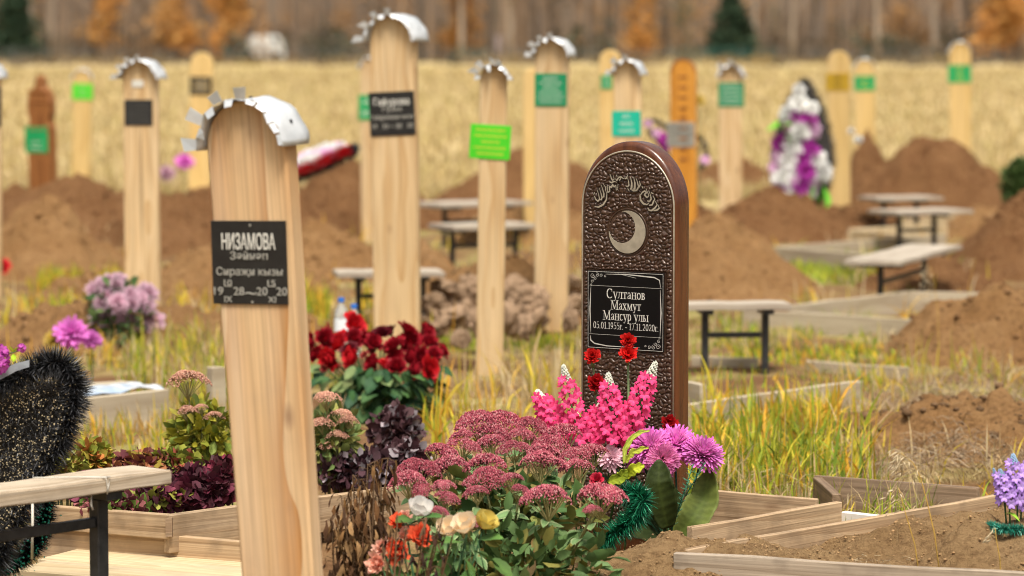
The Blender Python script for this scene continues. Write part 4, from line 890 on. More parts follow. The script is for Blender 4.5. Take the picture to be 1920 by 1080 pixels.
for sx, sz in ((-1, 1), (1, -1)):
    for k, (u, v, r, a0, tn) in enumerate(((.012, .010, .009, 0, 1.4), (.030, .008, .007, 2, 1.3), (.046, .009, .006, 4, 1.2), (.010, .028, .006, 1, 1.2), (.022, .020, .006, 3, 1.2), (.008, .040, .004, 5, 1), (.060, .010, .004, 0, 1))):
        flat_line(mb, spiral(sx*(a-u), sz*(b-v), r, a0, tn, s=sx), .0013, -.0047-.0001*(k+1))
mb.build('ornament', orn, plq)
for x, z in ((-PW*.45, PH*.47), (0, PH*.475), (PW*.45, -PH*.47)): pass
# ------------------------------------------------------------------ petals, leaves, flowers
petal_m = M('petals', (1, 1, 1), .55, (.86, .86, .86), 60, 3, attr=True, trans=.25, spec=.25)
silk_m = M('silk_petals', (1, 1, 1), .6, (.9, .9, .9), 90, 3, attr=True, trans=.3, spec=.2, rnd=.16)
leaf_m = M('leaves', (1, 1, 1), .6, (.78, .82, .78), 45, 4, attr=True, trans=.15, spec=.2, rnd=.18, hue=.012)
stem_m = M('stems', (1, 1, 1), .6, (.8, .8, .8), 30, attr=True, spec=.25)
def petal(mb, az, e0, e1, L, W, r0=0, z0=0, c0=(1, 1, 1), c1=(1, 1, 1), ns=4, cup=.2, tip=.35, ruf=0, rr=random, x0=0, y0=0):
    """a strip that leaves the axis at elevation e0 and bends to e1; cupped across, ruffled at the tip"""
    ca, sa = math.cos(az), math.sin(az); r, z = r0, z0; V = []; C = []; d = L/ns
    for i in range(ns+1):
        t = i/ns; e = e0+(e1-e0)*t; w_ = W*(.25+.75*math.sin(PI*min(1, .12+t*.72)))*(1 if t < .99 else tip+.3)
        for s in (-1, 0, 1):
            rf = ruf*rr.uniform(-1, 1)*t if ruf else 0
            rad = r-(0 if s == 0 else 0); up = z+(cup*w_ if s else 0)*abs(math.cos(e))+rf; ro = r-(cup*w_*abs(math.sin(e)) if s else 0)+rf
            V.append((x0+ca*ro-sa*s*w_/2, y0+sa*ro+ca*s*w_/2, up)); C.append(tuple(c0[k]+(c1[k]-c0[k])*t for k in range(3)))
        r += math.cos(e)*d; z += math.sin(e)*d
    mb.add(V, [(3*i+k, 3*i+k+1, 3*i+k+4, 3*i+k+3) for i in range(ns) for k in (0, 1)], C)
def jc(c, rr, a=.15): f = 1+rr.uniform(-a, a); return tuple(x*f for x in c)
def rose_mesh(sd, c=(.30, .006, .014), c2=(.42, .012, .022)):
    mb = MB(); rr = random.Random(sd)
    for ring, (n, e0, e1, L, W, r) in enumerate(((3, 88, 100, .8, .5, .05), (4, 85, 92, .85, .62, .14), (5, 78, 76, .9, .75, .24), (6, 62, 50, .95, .85, .3), (7, 42, 8, .95, .9, .32))):
        for k in range(n): petal(mb, 2*PI*k/n+ring*.7+rr.uniform(-.2, .2), R(e0), R(e1-rr.uniform(0, 14)), L, W, r, .02*ring, jc(c, rr), jc(c2, rr), 4, .22, .6, .03, rr)
    return mb.mesh('rose', petal_m, True)
def carn_mesh(sd, c=(.62, .010, .014), c2=(.80, .03, .025), n=64):
    mb = MB(); rr = random.Random(sd)
    for k in range(n):
        f = k/n; e = R(88-78*f**1.1+rr.uniform(-10, 10)); petal(mb, k*2.4+rr.uniform(-.3, .3), R(80), e, rr.uniform(.7, 1.0), rr.uniform(.24, .42), .06+.14*f, -.15*f, jc(c, rr, .3), jc(c2, rr, .18), 5, .1, 1.2, .10, rr)
    return mb.mesh('carnation', silk_m, True)
def mum_mesh(sd, c=(.80, .42, .62), c2=(.47, .06, .58), n=230, thin=.15, tipc=None):
    mb = MB(); rr = random.Random(sd)
    for k in range(n):
        f = k/n; e = math.degrees(math.asin(max(-.25, 1-1.2*f))); petal(mb, k*2.4, R(min(88, e+8)), R(e-14+rr.uniform(-12, 12)), rr.uniform(.74, 1.05), thin*rr.uniform(.8, 1.3), .05, .04*(1-f), jc(c, rr), jc(c2, rr, .25), 4, .3, .5, .015, rr)
    return mb.mesh('chrysanthemum', silk_m, True)
def floret_mesh(sd, c, c2, n=6):
    mb = MB(); rr = random.Random(sd)
    for k in range(n): petal(mb, 2*PI*k/n, R(35), R(-8+rr.uniform(-12, 12)), 1, .58, .03, 0, jc(c, rr, .12), jc(c2, rr, .12), 3, -.12, .5, .02, rr)
    return mb.mesh('floret', silk_m, True)
def tulip_mesh(sd, c, c2):
    mb = MB(); rr = random.Random(sd)
    for ring, (n, e0, e1, W) in enumerate(((3, 50, 96, 1.0), (5, 22, 84, 1.15))):
        for k in range(n): petal(mb, 2*PI*k/n+ring, R(e0), R(e1), 1.25, W, .05, 0, jc(c, rr, .06), jc(c2, rr, .1), 6, .2, .5, .015, rr)
    return mb.mesh('bloom', silk_m, True)
def leaf_mesh(sd, c, c2=None, wid=.5, fold=.18, bend=.35, ser=0, n=6, edge=None):
    """oval leaf along +X, folded at the midrib and drooping; optional coloured margin"""
    mb = MB(); rr = random.Random(sd); c2 = c2 or c; V = []; C = []
    for i in range(n+1):
        t = i/n; w_ = wid*math.sin(PI*min(1, .06+t*.94))**.8*(1+ser*(1 if i % 2 else -1)*.5)/2
        zc = -bend*t*t+.12*math.sin(t*5+sd)*bend
        cc = tuple(c[k]+(c2[k]-c[k])*t for k in range(3)); ce = edge or cc
        for s in (-1, -.55, 0, .55, 1):
            V.append((t, s*w_, zc+fold*abs(s)*w_+rr.uniform(-.008, .008))); C.append(jc(ce if abs(s) == 1 else (tuple(x*1.22 for x in cc) if s == 0 else cc), rr, .08))
    mb.add(V, [(5*i+k, 5*i+k+1, 5*i+k+6, 5*i+k+5) for i in range(n) for k in range(4)], C)
    return mb.mesh('leaf', leaf_m, True)
def xdir(d, roll=0, up=(0, 0, 1)):
    d = Vector(d).normalized(); u = Vector(up); y = u.cross(d)
    if y.length < .01: y = Vector((0, 1, 0))
    y.normalize(); z = d.cross(y); m = Matrix((d, y, z)).transposed() @ Matrix.Rotation(roll, 3, 'X'); return m.to_euler()
rr = random.Random(21)

# ---------------------------------------------- main sedum in front of the headstone
sed_m = M('sedum_buds', (1, 1, 1), .7, (.8, .8, .8), 80, attr=True, spec=.2, rnd=.12)
def sedum_head(sd, n=1500, c=((.37, .070, .10), (.43, .105, .13), (.29, .045, .075)), pale=(.54, .23, .24)):
    mb = MB(); r_ = random.Random(sd)
    sub = [(r_.uniform(-.62, .62), r_.uniform(-.62, .62), r_.uniform(.3, .5)) for _ in range(9)]+[(0, 0, .6)]
    k = 0
    while k < n:
        sx, sy, sr = sub[r_.randrange(len(sub))]; a = r_.uniform(0, 6.28); q = math.sqrt(r_.random())*sr; x, y = sx+q*math.cos(a), sy+q*math.sin(a); d = math.hypot(x, y)
        if d > 1: continue
        z = .46*(1-d*d)+.24*math.sqrt(max(0, 1-(q/sr)**2))-.22+r_.uniform(-.06, .02); k += 1
        s = r_.uniform(.024, .038); cc = c[r_.randrange(3)] if r_.random() < .8 else pale
        cc = jc(cc, r_, .25)
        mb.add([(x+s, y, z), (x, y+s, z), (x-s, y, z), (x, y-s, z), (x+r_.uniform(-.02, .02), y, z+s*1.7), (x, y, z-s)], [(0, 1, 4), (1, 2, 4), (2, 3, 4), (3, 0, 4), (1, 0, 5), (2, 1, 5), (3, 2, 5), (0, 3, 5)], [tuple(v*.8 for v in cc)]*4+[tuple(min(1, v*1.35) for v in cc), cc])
    for i in range(16):     # fine branchlets under the head
        a = i*2.4; q = .75*math.sqrt(i/16); mb.tube([(0, 0, -.75), (q*.5*math.cos(a), q*.5*math.sin(a), -.35), (q*math.cos(a), q*math.sin(a), .02)], [.03, .022, .016], 4, (.30, .26, .10))
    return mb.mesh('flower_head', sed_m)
HEADS = [sedum_head(i) for i in range(6)]
sed_leaf = [leaf_mesh(30+i, (.13, .22, .085), (.155, .255, .10), .56, .22, .25, 0, 6, (.34, .40, .20)) for i in range(3)]
sed_yel = [leaf_mesh(40+i, (.22, .20, .045), (.33, .22, .05), .45, .25, .45, 0, 6, (.33, .16, .05)) for i in range(2)]+[leaf_mesh(43, (.12, .15, .04), (.2, .16, .05), .45, .25, .5, 0, 6, (.3, .15, .06))]
bx = (950-960)/F*9.2
tS = thing('sedum_plant', 'large sedum with dusty pink flower heads in front of the headstone', 'plant', (bx, 9.2, 0))
heads = [(897, 790, 80), (943, 790, 75), (993, 798, 62), (920, 812, 60), (978, 812, 46), (868, 815, 46), (1052, 814, 68), (870, 833, 52), (825, 847, 64), (923, 829, 54), (965, 839, 54), (1033, 832, 60), (1015, 850, 66), (1105, 847, 64), (1017, 866, 76), (1083, 872, 56), (787, 883, 76), (765, 899, 60), (845, 876, 72), (913, 868, 66), (913, 893, 72), (790, 914, 42), (828, 909, 42), (837, 929, 42), (893, 919, 42), (957, 894, 38), (973, 915, 36), (1028, 930, 82), (1122, 927, 86), (873, 975, 50), (820, 958, 38), (1075, 850, 50), (760, 880, 44), (1110, 950, 30)]
stemmb = MB(); leafpos = []
for i, (px, py, wd) in enumerate(heads):
    Y = 9.75-1.0*(py-785)/180+rr.uniform(-.05, .05); p = P(px, py+6, Y)-Vector((bx, 9.2, 0)); s = wd*Y/F*.68
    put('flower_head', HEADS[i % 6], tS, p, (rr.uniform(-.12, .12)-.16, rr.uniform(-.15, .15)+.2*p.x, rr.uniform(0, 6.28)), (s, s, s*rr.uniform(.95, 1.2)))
    b = Vector((p.x*.28+rr.uniform(-.04, .04), p.y*.3+rr.uniform(-.04, .04), 0)); m_ = b.lerp(p, .55)+Vector((p.x*.12, p.y*.12, .0)); q = p-Vector((0, 0, s*.5))
    path = [b, b.lerp(m_, .5), m_, m_.lerp(q, .5), q]; stemmb.tube(path, [.0055, .005, .0045, .004, .0032], 5, (.20, .20, .075))
    L = (q-b).length; nn = 7
    for k in range(nn):
        f = .22+.70*k/(nn-1); j = f*4; a = int(min(3, j)); pos = path[a].lerp(path[a+1], j-a)
        for s2 in (0, 1): leafpos.append((pos, k*1.57+s2*PI+rr.uniform(-.4, .4)+i, f))
stemmb.build('stems', stem_m, tS, True)
rr.shuffle(leafpos); nl = 0
for pos, a, f in leafpos:
    low = pos.z < .2; e = rr.uniform(-.45, .25); d = Vector((math.cos(a)*math.cos(e), math.sin(a)*math.cos(e), math.sin(e)))
    if d.y > .35 and rr.random() < .6: d.y *= -1
    ml = sed_yel if (low and rr.random() < .5) or rr.random() < .05 else sed_leaf
    put('leaf', ml[rr.randrange(3)], tS, pos, xdir(d, rr.uniform(-.5, .5)), rr.uniform(.05, .078)*(.8 if f > .85 else 1)); nl += 1
    if nl >= 290: break
def rand_leaves(k, cen, rad, size, meshes_cols, sd, wid=.45, only_front=False):
    """joined leaf mass (too small or blurred to pick apart singly)"""
    r_ = np.random.default_rng(sd); d = r_.normal(size=(k, 3)); d /= np.linalg.norm(d, axis=1)[:, None]
    if only_front: d[:, 1] = -np.abs(d[:, 1])
    p = np.array(cen)+d*np.array(rad)*(r_.random((k, 1))**.45); a = d+r_.normal(size=(k, 3))*.7; a[:, 2] -= .1; a /= np.linalg.norm(a, axis=1)[:, None]
    b = np.cross(a, r_.normal(size=(k, 3))); b /= np.linalg.norm(b, axis=1)[:, None]; n_ = np.cross(a, b)
    s = size*(.6+.8*r_.random((k, 1))); c = np.array(meshes_cols)[r_.integers(0, len(meshes_cols), k)]*(.75+.5*r_.random((k, 1)))
    V = np.stack([p, p+a*s*.35+b*s*wid*.5+n_*s*.08, p+a*s*.75+b*s*wid*.42+n_*s*.04, p+a*s-n_*s*.1, p+a*s*.75-b*s*wid*.42+n_*s*.04, p+a*s*.35-b*s*wid*.5+n_*s*.08, p+a*s*.5], 1).reshape(-1, 3)
    base = np.arange(k)[:, None]*7; Fq = np.concatenate([base+np.array([[0, 1, 6]]), base+np.array([[1, 2, 6]]), base+np.array([[2, 3, 6]]), base+np.array([[3, 4, 6]]), base+np.array([[4, 5, 6]]), base+np.array([[5, 0, 6]])], 0)
    return V, Fq, np.repeat(c, 7, 0)
v, f, c = stack([rand_leaves(420, (0, .05, .20), (.26, .24, .16), .07, [(.085, .15, .05), (.12, .2, .06), (.2, .2, .05), (.24, .19, .06)], 3), rand_leaves(620, (.0, -.26, .10), (.33, .16, .13), .056, [(.12, .19, .06), (.15, .23, .08), (.10, .16, .05), (.22, .19, .05)], 14), rand_leaves(260, (.03, -.30, .04), (.34, .14, .08), .058, [(.13, .16, .05), (.25, .22, .05), (.28, .19, .06), (.16, .10, .05)], 4)])
kind(put('inner_leaves', npmesh('inner_leaves', v, f, c, leaf_m, True), tS), 'stuff')

# ---------------------------------------------- pink hyacinth spray
def spikes(label, cat, name, origin, axes, Y, flo, colw, tipc, base_leaf=None, nper=34):
    o = P(*origin, Y); t = thing(name, label, cat, (o.x, o.y, 0)); O = Vector(t.location); mb = MB(); r_ = random.Random(int(origin[0]))
    for (x0, y0, x1, y1, rad) in axes:
        dy = r_.uniform(-.05, .05); a = P(x0, y0, Y+dy)-O; b = P(x1, y1, Y+dy)-O; ax = b-a; mb.tube([Vector((a.x*.3, 0, 0)), a, b], .0028, 5, (.05, .13, .04)); rd = rad*Y/F
        for k in range(nper):
            f_ = (k+.5)/nper*.84; an = k*2.4; prof = (1-.55*f_**2); dr = Vector((math.cos(an), math.sin(an), .35+.4*f_)).normalized(); pos = a+ax*f_+dr*rd*prof*.75
            put('floret', flo[k % len(flo)], t, pos, zdir(dr+Vector((r_.uniform(-.25, .25), r_.uniform(-.25, .25)-.6, 0)), r_.uniform(0, 6)), rd*.46*(1-.25*f_))
        tipm = MB()
        for k in range(46):
            f_ = .84+.22*(k/46); an = k*2.4; w_ = rd*.36*(1-(k/46)*.8); p = a+ax*f_+Vector((math.cos(an)*w_, math.sin(an)*w_, 0)); s = rd*.10
            cc = jc(tipc, r_, .15); tipm.add([p+Vector((s, 0, 0)), p+Vector((0, s, 0)), p-Vector((s, 0, 0)), p-Vector((0, s, 0)), p+Vector((0, 0, s*1.6)), p-Vector((0, 0, s))], [(0, 1, 4), (1, 2, 4), (2, 3, 4), (3, 0, 4), (1, 0, 5), (2, 1, 5), (3, 2, 5), (0, 3, 5)], cc)
        kind(tipm.build('white_buds', silk_m, t), 'stuff')
    mb.build('stems', stem_m, t, True)
    return t
FLO = [floret_mesh(i, (.88, .12, .30), (.80, .035, .18)) for i in range(3)]
tH = spikes('bright pink artificial hyacinth spray leaning on the carved headstone', 'flowers', 'flower_spray', (1110, 900), [(1050, 822, 1010, 738, 32), (1088, 838, 1058, 694, 28), (1118, 838, 1124, 762, 30), (1148, 836, 1141, 708, 30), (1172, 832, 1226, 688, 31), (1070, 850, 1082, 780, 22), (1172, 850, 1186, 750, 26)], 9.78, FLO, None, (.86, .88, .76))

# ---------------------------------------------- single carnations
CARN = [carn_mesh(i) for i in range(3)]; CARD = [carn_mesh(7, (.30, .004, .008), (.48, .012, .016))]
for i, (px, py, r_, ms, lb) in enumerate(((1112, 672, 25, CARN[0], 'red carnation at the left edge of the headstone face'), (1177, 668, 26, CARN[1], 'lower of two red carnations overlapping the plaque corner'), (1178, 642, 23, CARN[2], 'topmost red carnation overlapping the bottom of the plaque'), (1116, 722, 26, CARD[0], 'dark red carnation above the pink hyacinths'), (1254, 797, 24, CARD[0], 'dark red carnation low at the right edge of the headstone'))):
    p = P(px, py, 9.82); base = Vector((p.x*.7+P(1160, 900, 9.82).x*.3, 9.86, 0)); t = thing('carnation', lb, 'flower', tuple(base)); q = p-base
    put('bloom', ms, t, q, zdir((rr.uniform(-.25, .25), -.9, .45)), r_*9.8/F)
    mb = MB(); mb.tube([(0, 0, 0), q*.5+Vector((.01, .0, 0)), q-Vector((0, -.008, .012))], .0028, 5, (.17, .24, .10)); 
    mb.tube([q-Vector((0, -.008, .03)), q-Vector((0, -.004, .008))], [.004, .008], 6, (.13, .2, .07)); mb.build('stem', stem_m, t, True)

# ---------------------------------------------- purple chrysanthemum bunch with big silk leaves
MUM = [mum_mesh(i, (.93, .55, .64), (.78, .19, .64)) for i in range(2)]; MUMP = mum_mesh(9, (.85, .60, .66), (.86, .52, .62), 60, .2); MUMK = mum_mesh(10, (.90, .50, .46), (.84, .22, .55))
o = P(1262, 900, 9.72); tM = thing('flower_bunch', 'purple and pink artificial chrysanthemum bunch with large dark leaves beside the headstone', 'flowers', (o.x, o.y, 0)); O = Vector(tM.location)
mb = MB()
for i, (px, py, rad, ms, dy, dn) in enumerate(((1222, 846, 44, MUM[0], 0, (-.3, -.5, .8)), (1266, 842, 44, MUM[1], .04, (.05, -.5, .9)), (1314, 858, 42, MUM[0], -.02, (.3, -.4, .85)), (1242, 862, 34, MUMK, -.05, (0, -.9, .3)), (1200, 852, 34, MUM[1], .04, (-.5, -.7, .4)), (1145, 860, 28, MUMP, .0, (-.1, -.85, .5)), (1158, 838, 22, MUMP, .05, (.2, -.7, .6)), (1078, 838, 22, MUMP, .05, (0, -.7, .6)))):
    p = P(px, py, 9.72+dy)-O; put('chrysanthemum', ms, tM, p, zdir(dn, i), rad*9.7/F*1.04); mb.tube([(.01*i-.03, 0, 0), (p.x*.45+.01, p.y*.5, p.z*.55), p-Vector((0, -.01, .012))], .0034, 5, (.035, .11, .06))
    mb.tube([p-Vector((0, -.012, .035)), p-Vector((0, -.006, .005))], [.003, .012], 7, (.06, .14, .05))
mb.build('stems', stem_m, tM, True)
def big_leaf(pts, wd, c, c2, nv=9, rollv=0, face=(0, -1, .15), Y=9.66):
    """broad ribbed silk leaf along a surveyed midrib"""
    Q = [P(px, py, Y+dy)-O for px, py, dy in pts]; n = 26; V = []; C = []; m_ = MB(); fn = Vector(face).normalized()
    def cat(t):
        k = t*(len(Q)-1); i = min(int(k), len(Q)-2); return Q[i].lerp(Q[i+1], k-i)
    for i in range(n+1):
        t = i/n; p = cat(t); tg = (cat(min(1, t+.03))-cat(max(0, t-.03))).normalized(); sd_ = tg.cross(fn).normalized(); nn_ = sd_.cross(tg)
        w_ = wd*Y/F*(math.sin(PI*min(1, .05+t*.93))**.62)
        for j in range(-5, 6):
            s = j/5; rib = math.sin((t*nv*2-abs(s)*1.6)*PI)*(.0016 if wd > 30 else .0005)*(1 if j else 0); z_ = -abs(s)**2*w_*.16+rib
            V.append(p+sd_*s*w_*.5+nn_*z_*-1+Vector((0, 0, .003*math.sin(t*21+s*3)*abs(s)))); k_ = 1.35 if j == 0 else (1+.16*math.sin((t*nv*2-abs(s)*1.6)*PI)); C.append(tuple((c[q]+(c2[q]-c[q])*abs(s))*k_ for q in range(3)))
    m_.add(V, [(11*i+j, 11*i+j+1, 11*i+j+12, 11*i+j+11) for i in range(n) for j in range(10)], C); o_ = m_.build('leaf', leaf_m, tM, True); o_.modifiers.new('t', 'SOLIDIFY').thickness = .0008; return o_
big_leaf([(1252, 990, 0), (1243, 950, -.02), (1235, 905, -.03), (1236, 862, -.01)], 58, (.040, .054, .010), (.030, .042, .009), Y=9.58)
big_leaf([(1268, 1010, 0), (1298, 975, .0), (1322, 935, .03), (1330, 880, .05)], 62, (.085, .12, .02), (.16, .20, .045), 10, Y=9.66, face=(-.25, -1, .1))
big_leaf([(1258, 1000, .1), (1225, 1000, .08), (1190, 985, .06), (1180, 960, .05)], 60, (.045, .065, .018), (.04, .055, .016), 8, Y=9.66, face=(.1, -.8, .6))
big_leaf([(1262, 1000, .06), (1262, 960, .05), (1266, 915, .06)], 40, (.05, .08, .02), (.06, .09, .03), 8, Y=9.66)
for pts, wd, c in (([(1172, 895, 0), (1188, 880, -.02), (1208, 872, -.01)], 20, (.50, .56, .03)), ([(1170, 870, 0), (1172, 840, 0), (1190, 815, 0), (1218, 806, .0)], 10, (.52, .55, .08)), ([(1172, 868, 0), (1186, 848, -.01), (1216, 838, -.02)], 11, (.50, .52, .06)), ([(1140, 905, 0), (1165, 895, -.01), (1175, 880, -.02)], 22, (.40, .50, .04))):
    big_leaf(pts, wd, c, tuple(x*.9 for x in c), 6, Y=9.55)
# fine spiky sprigs
sp_ = MB()
for (x0, y0, x1, y1) in ((1270, 960, 1300, 870), (1285, 930, 1322, 868), (1262, 985, 1292, 900)):
    a = P(x0, y0, 9.6)-O; b = P(x1, y1, 9.6)-O; sp_.tube([a, b], .0022, 4, (.05, .16, .09))
    for k in range(26):
        p = a.lerp(b, k/26); an = k*2.4; d = Vector((math.cos(an), math.sin(an), .6))*.016; sp_.tube([p, p+d], [.0016, .0006], 3, (.06, .19, .11))
for k in range(5):
    a = P(1250+k*7, 1045, 9.7)-O; b = P(1238+k*14, 975, 9.68+.01*k)-O; sp_.tube([a, a.lerp(b, .5)+Vector((0, 0, .005)), b], [.0024, .0022, .0018], 5, (.035, .09, .04))
kind(sp_.build('sprigs', stem_m, tM, True), 'stuff')

# ---------------------------------------------- tinsel garlands
tinsel_m = M('green_tinsel', (1, 1, 1), .28, (.8, .8, .8), 30, attr=True, metal=.25, spec=.7)
def tinsel(mb, path, rad, n, cols, wd=.0011, sd=0, droop=.2, thick=1):
    r_ = random.Random(sd); path = [Vector(p) for p in path]; m_ = len(path)-1
    for k in range(n):
        f = r_.random()*m_; i = min(int(f), m_-1); p = path[i].lerp(path[i+1], f-i); tg = (path[i+1]-path[i]).normalized()
        d = Vector((r_.gauss(0, 1), r_.gauss(0, 1), r_.gauss(0, 1))); d -= tg*d.dot(tg)*.75; d.normalize(); l = rad*r_.uniform(.65, 1.1); e = p+d*l+Vector((0, 0, -droop*l*r_.random())); md = p+d*l*.5
        s = d.cross(Vector((r_.gauss(0, 1), r_.gauss(0, 1), r_.gauss(0, 1)))).normalized()*wd; c = cols[r_.randrange(len(cols))]
        mb.add([p-s, p+s, md+s, md-s, e], [(0, 1, 2, 3), (3, 2, 4)], [c, c, c, c, tuple(min(1, x*1.3) for x in c)])
gt = thing('tinsel_garland', 'dark green tinsel garland curling between the sedum and the big leaves', 'garland', tuple(G(1180, 1020)))
O2 = Vector(gt.location); mb = MB(); pth = [P(1165, 925, 9.55)-O2, P(1195, 925, 9.5)-O2, P(1208, 940, 9.48)-O2, P(1190, 968, 9.5)-O2, P(1160, 995, 9.5)-O2, P(1120, 1020, 9.5)-O2]
tinsel(mb, pth, .050, 2300, [(.008, .13, .06), (.012, .20, .09), (.03, .32, .16), (.004, .06, .03)], .0018, 2); mb.build('tinsel', tinsel_m, gt)
mb = MB(); mb.tube(pth, .003, 5, (.02, .1, .06)); mb.build('core_wire', stem_m, gt)
# small crimson rosebud
o = P(1120, 896, 9.3); t = thing('rosebud', 'small crimson artificial rosebud above the right sedum head', 'flower', (o.x, 9.3, 0)); RB = rose_mesh(77, (.50, .01, .04), (.62, .03, .07)); put('bloom', RB, t, (0, 0, o.z-.008), zdir((-.2, -.8, .5)), .020)
mb = MB(); mb.tube([(0, .02, 0), (0, .01, o.z*.5), (0, .002, o.z-.01)], .0025, 5, (.08, .16, .05)); mb.build('stem', stem_m, t, True)

# ---------------------------------------------- cream and coral bunch, lower centre
o = P(810, 1000, 8.55); tC = thing('flower_bunch', 'coral carnations and cream peonies in a low bunch left of the sedum', 'flowers', (o.x, o.y, 0)); O = Vector(tC.location)
COR = [carn_mesh(50+i, (.86, .17, .06), (.80, .12, .05), 40) for i in range(2)]; CORP = carn_mesh(53, (.88, .34, .2), (.90, .52, .40), 36)
TUL = [tulip_mesh(60, (.80, .62, .40), (.86, .74, .56)), tulip_mesh(61, (.78, .60, .12), (.80, .66, .18)), tulip_mesh(62, (.86, .82, .76), (.88, .86, .82))]
mb = MB()
for i, (px, py, rad, ms, dn, Y) in enumerate(((787, 1012, 30, COR[0], (.15, -.8, .5), 8.5), (745, 1036, 30, COR[1], (.0, -.9, .3), 8.45), (714, 1056, 26, CORP, (-.5, -.8, .2), 8.5), (722, 1032, 22, CORP, (-.4, -.7, .5), 8.55), (748, 985, 20, COR[0], (-.2, -.6, .7), 8.6), (765, 1010, 20, CORP, (-.2, -.6, .7), 8.58), (875, 995, 27, TUL[0], (-.25, -.55, .8), 8.5), (904, 990, 26, TUL[1], (.45, -.35, .8), 8.55), (785, 965, 26, TUL[2], (.2, -.5, .85), 8.6), (842, 1000, 25, TUL[0], (-.1, -.6, .8), 8.55), (760, 975, 16, CORP, (0, -.6, .7), 8.65))):
    p = P(px, py, Y)-O; put('bloom', ms, tC, p, zdir(dn, i*1.3), rad*Y/F*(1.25 if ms not in TUL else 1.15)); mb.tube([(p.x*.4, .05, -.02), (p.x*.7, p.y*.6, p.z*.5), p-Vector((0, -.012, .012))], .003, 5, (.05, .13, .05))
for k in range(8):
    a = P(815+k*14, 1090, 8.45)-O; b = P(845+k*7, 1030-k*3, 8.5)-O; mb.tube([a, b], .0018, 4, (.04, .10, .035))
mb.build('stems', stem_m, tC, True)
LF = [leaf_mesh(70+i, (.06, .13, .03), (.10, .20, .045), .62, .2, .35, .12, 8) for i in range(3)]
for k, (px, py, Y, s, dx, dz) in enumerate(((860, 1020, 8.45, 60, -.2, .3), (830, 1025, 8.5, 55, -.7, -.1), (890, 1035, 8.45, 60, .9, -.1), (770, 975, 8.58, 42, -.3, .2), (795, 970, 8.58, 45, .5, .3), (740, 1060, 8.45, 40, .3, -.4), (870, 1050, 8.42, 55, .5, -.5), (845, 1045, 8.45, 50, -.5, -.6), (900, 1010, 8.55, 50, .7, .3), (820, 1050, 8.45, 45, -.8, -.2), (720, 1060, 8.5, 36, -.5, -.3), (925, 1048, 8.42, 52, .8, -.5), (805, 1030, 8.47, 40, .1, -.8), (880, 1070, 8.4, 50, -.2, -.7))):
    put('leaf', LF[k % 3], tC, P(px, py, Y)-O, xdir((dx, -.5, dz), rr.uniform(-.5, .5)), s*Y/F)
v, f, c = rand_leaves(150, (.03, .02, .06), (.2, .1, .06), .06, [(.03, .08, .03), (.05, .12, .04)], 8); kind(put('lower_leaves', npmesh('lower_leaves', v, f, c, leaf_m, True), tC), 'stuff')

# ---------------------------------------------- withered brown plant
dry_m = M('dry_leaves', (1, 1, 1), .85, (.65, .62, .6), 60, 5, attr=True, spec=.12, trans=.1)
def dry_plant(label, stems, Y, sd, cols, nl=26, ls=(.022, .045)):
    r_ = random.Random(sd); b = P(sum(s[0] for s in stems)/len(stems), 1080, Y); t = thing('withered_plant', label, 'plant', (b.x, Y, 0)); O = Vector(t.location); mb = MB(); lm = MB()
    for (x0, y0, x1, y1, dy) in stems:
        top = P(x1, y1, Y+dy)-O; bot = P(x0, y0, Y+dy)-O; bot.z = min(bot.z, 0.02) if y0 >= 1075 else bot.z
        mid = bot.lerp(top, .5)+Vector((r_.uniform(-.015, .015), 0, 0)); path = [bot, mid, top, top+Vector((r_.uniform(-.02, .02), -.005, -.012))]
        mb.tube(path, [.0036, .003, .002, .001], 5, (.17, .10, .05))
        for k in range(nl):
            f = .12+.9*r_.random(); p = (bot.lerp(mid, f*2) if f < .5 else mid.lerp(top, min(1, f*2-1))); a = r_.uniform(0, 6.28); l = r_.uniform(*ls)*1.15; cc = jc(cols[r_.randrange(len(cols))], r_, .3)
            tw = p+Vector((math.cos(a), math.sin(a), r_.uniform(-.1, .5)))*l*.55; mb.tube([p, tw], .0009, 3, (.14, .08, .04)); q = tw; dv = Vector((math.cos(a)*.5, math.sin(a)*.5, -.4)); V = []; C = []
            for i in range(5):
                w_ = l*.155*math.sin(PI*(.1+.85*i/4))*r_.uniform(.5, 1.1); sx = Vector((-math.sin(a+i*.6*r_.uniform(-1, 1)), math.cos(a+i*.5), r_.uniform(-.3, .3))); V += [q-sx*w_, q+Vector((r_.uniform(-.002, .002),)*3)-dv*w_*.5, q+sx*w_]; C += [cc]*3
                dv = (dv+Vector((r_.uniform(-.45, .45), r_.uniform(-.45, .45), -.55))).normalized(); q = q+dv*l*.3
            lm.add(V, [(3*i+j, 3*i+j+1, 3*i+j+4, 3*i+j+3) for i in range(4) for j in (0, 1)], C)
    mb.build('stems', stem_m, t, True); kind(lm.build('dried_leaves', dry_m, t, True), 'stuff'); return t
brn = [(.17, .085, .035), (.24, .13, .05), (.10, .05, .025), (.30, .18, .08), (.07, .038, .022)]
dry_plant('withered brown plant with drooping leaves right of the leaning post', [(668, 1090, 662, 890, 0), (680, 1090, 690, 870, .03), (690, 1090, 702, 865, -.02), (700, 1090, 728, 858, .02), (655, 1090, 640, 930, .03), (645, 1095, 622, 970, 0), (690, 1090, 715, 905, .04), (675, 1090, 676, 910, -.03), (660, 1090, 655, 925, -.04), (664, 1090, 682, 1000, -.06), (640, 1095, 640, 1010, -.05), (700, 1095, 690, 945, -.05), (672, 1090, 705, 930, .05), (668, 1090, 668, 960, -.06)], 8.75, 5, brn, 34, (.022, .052))
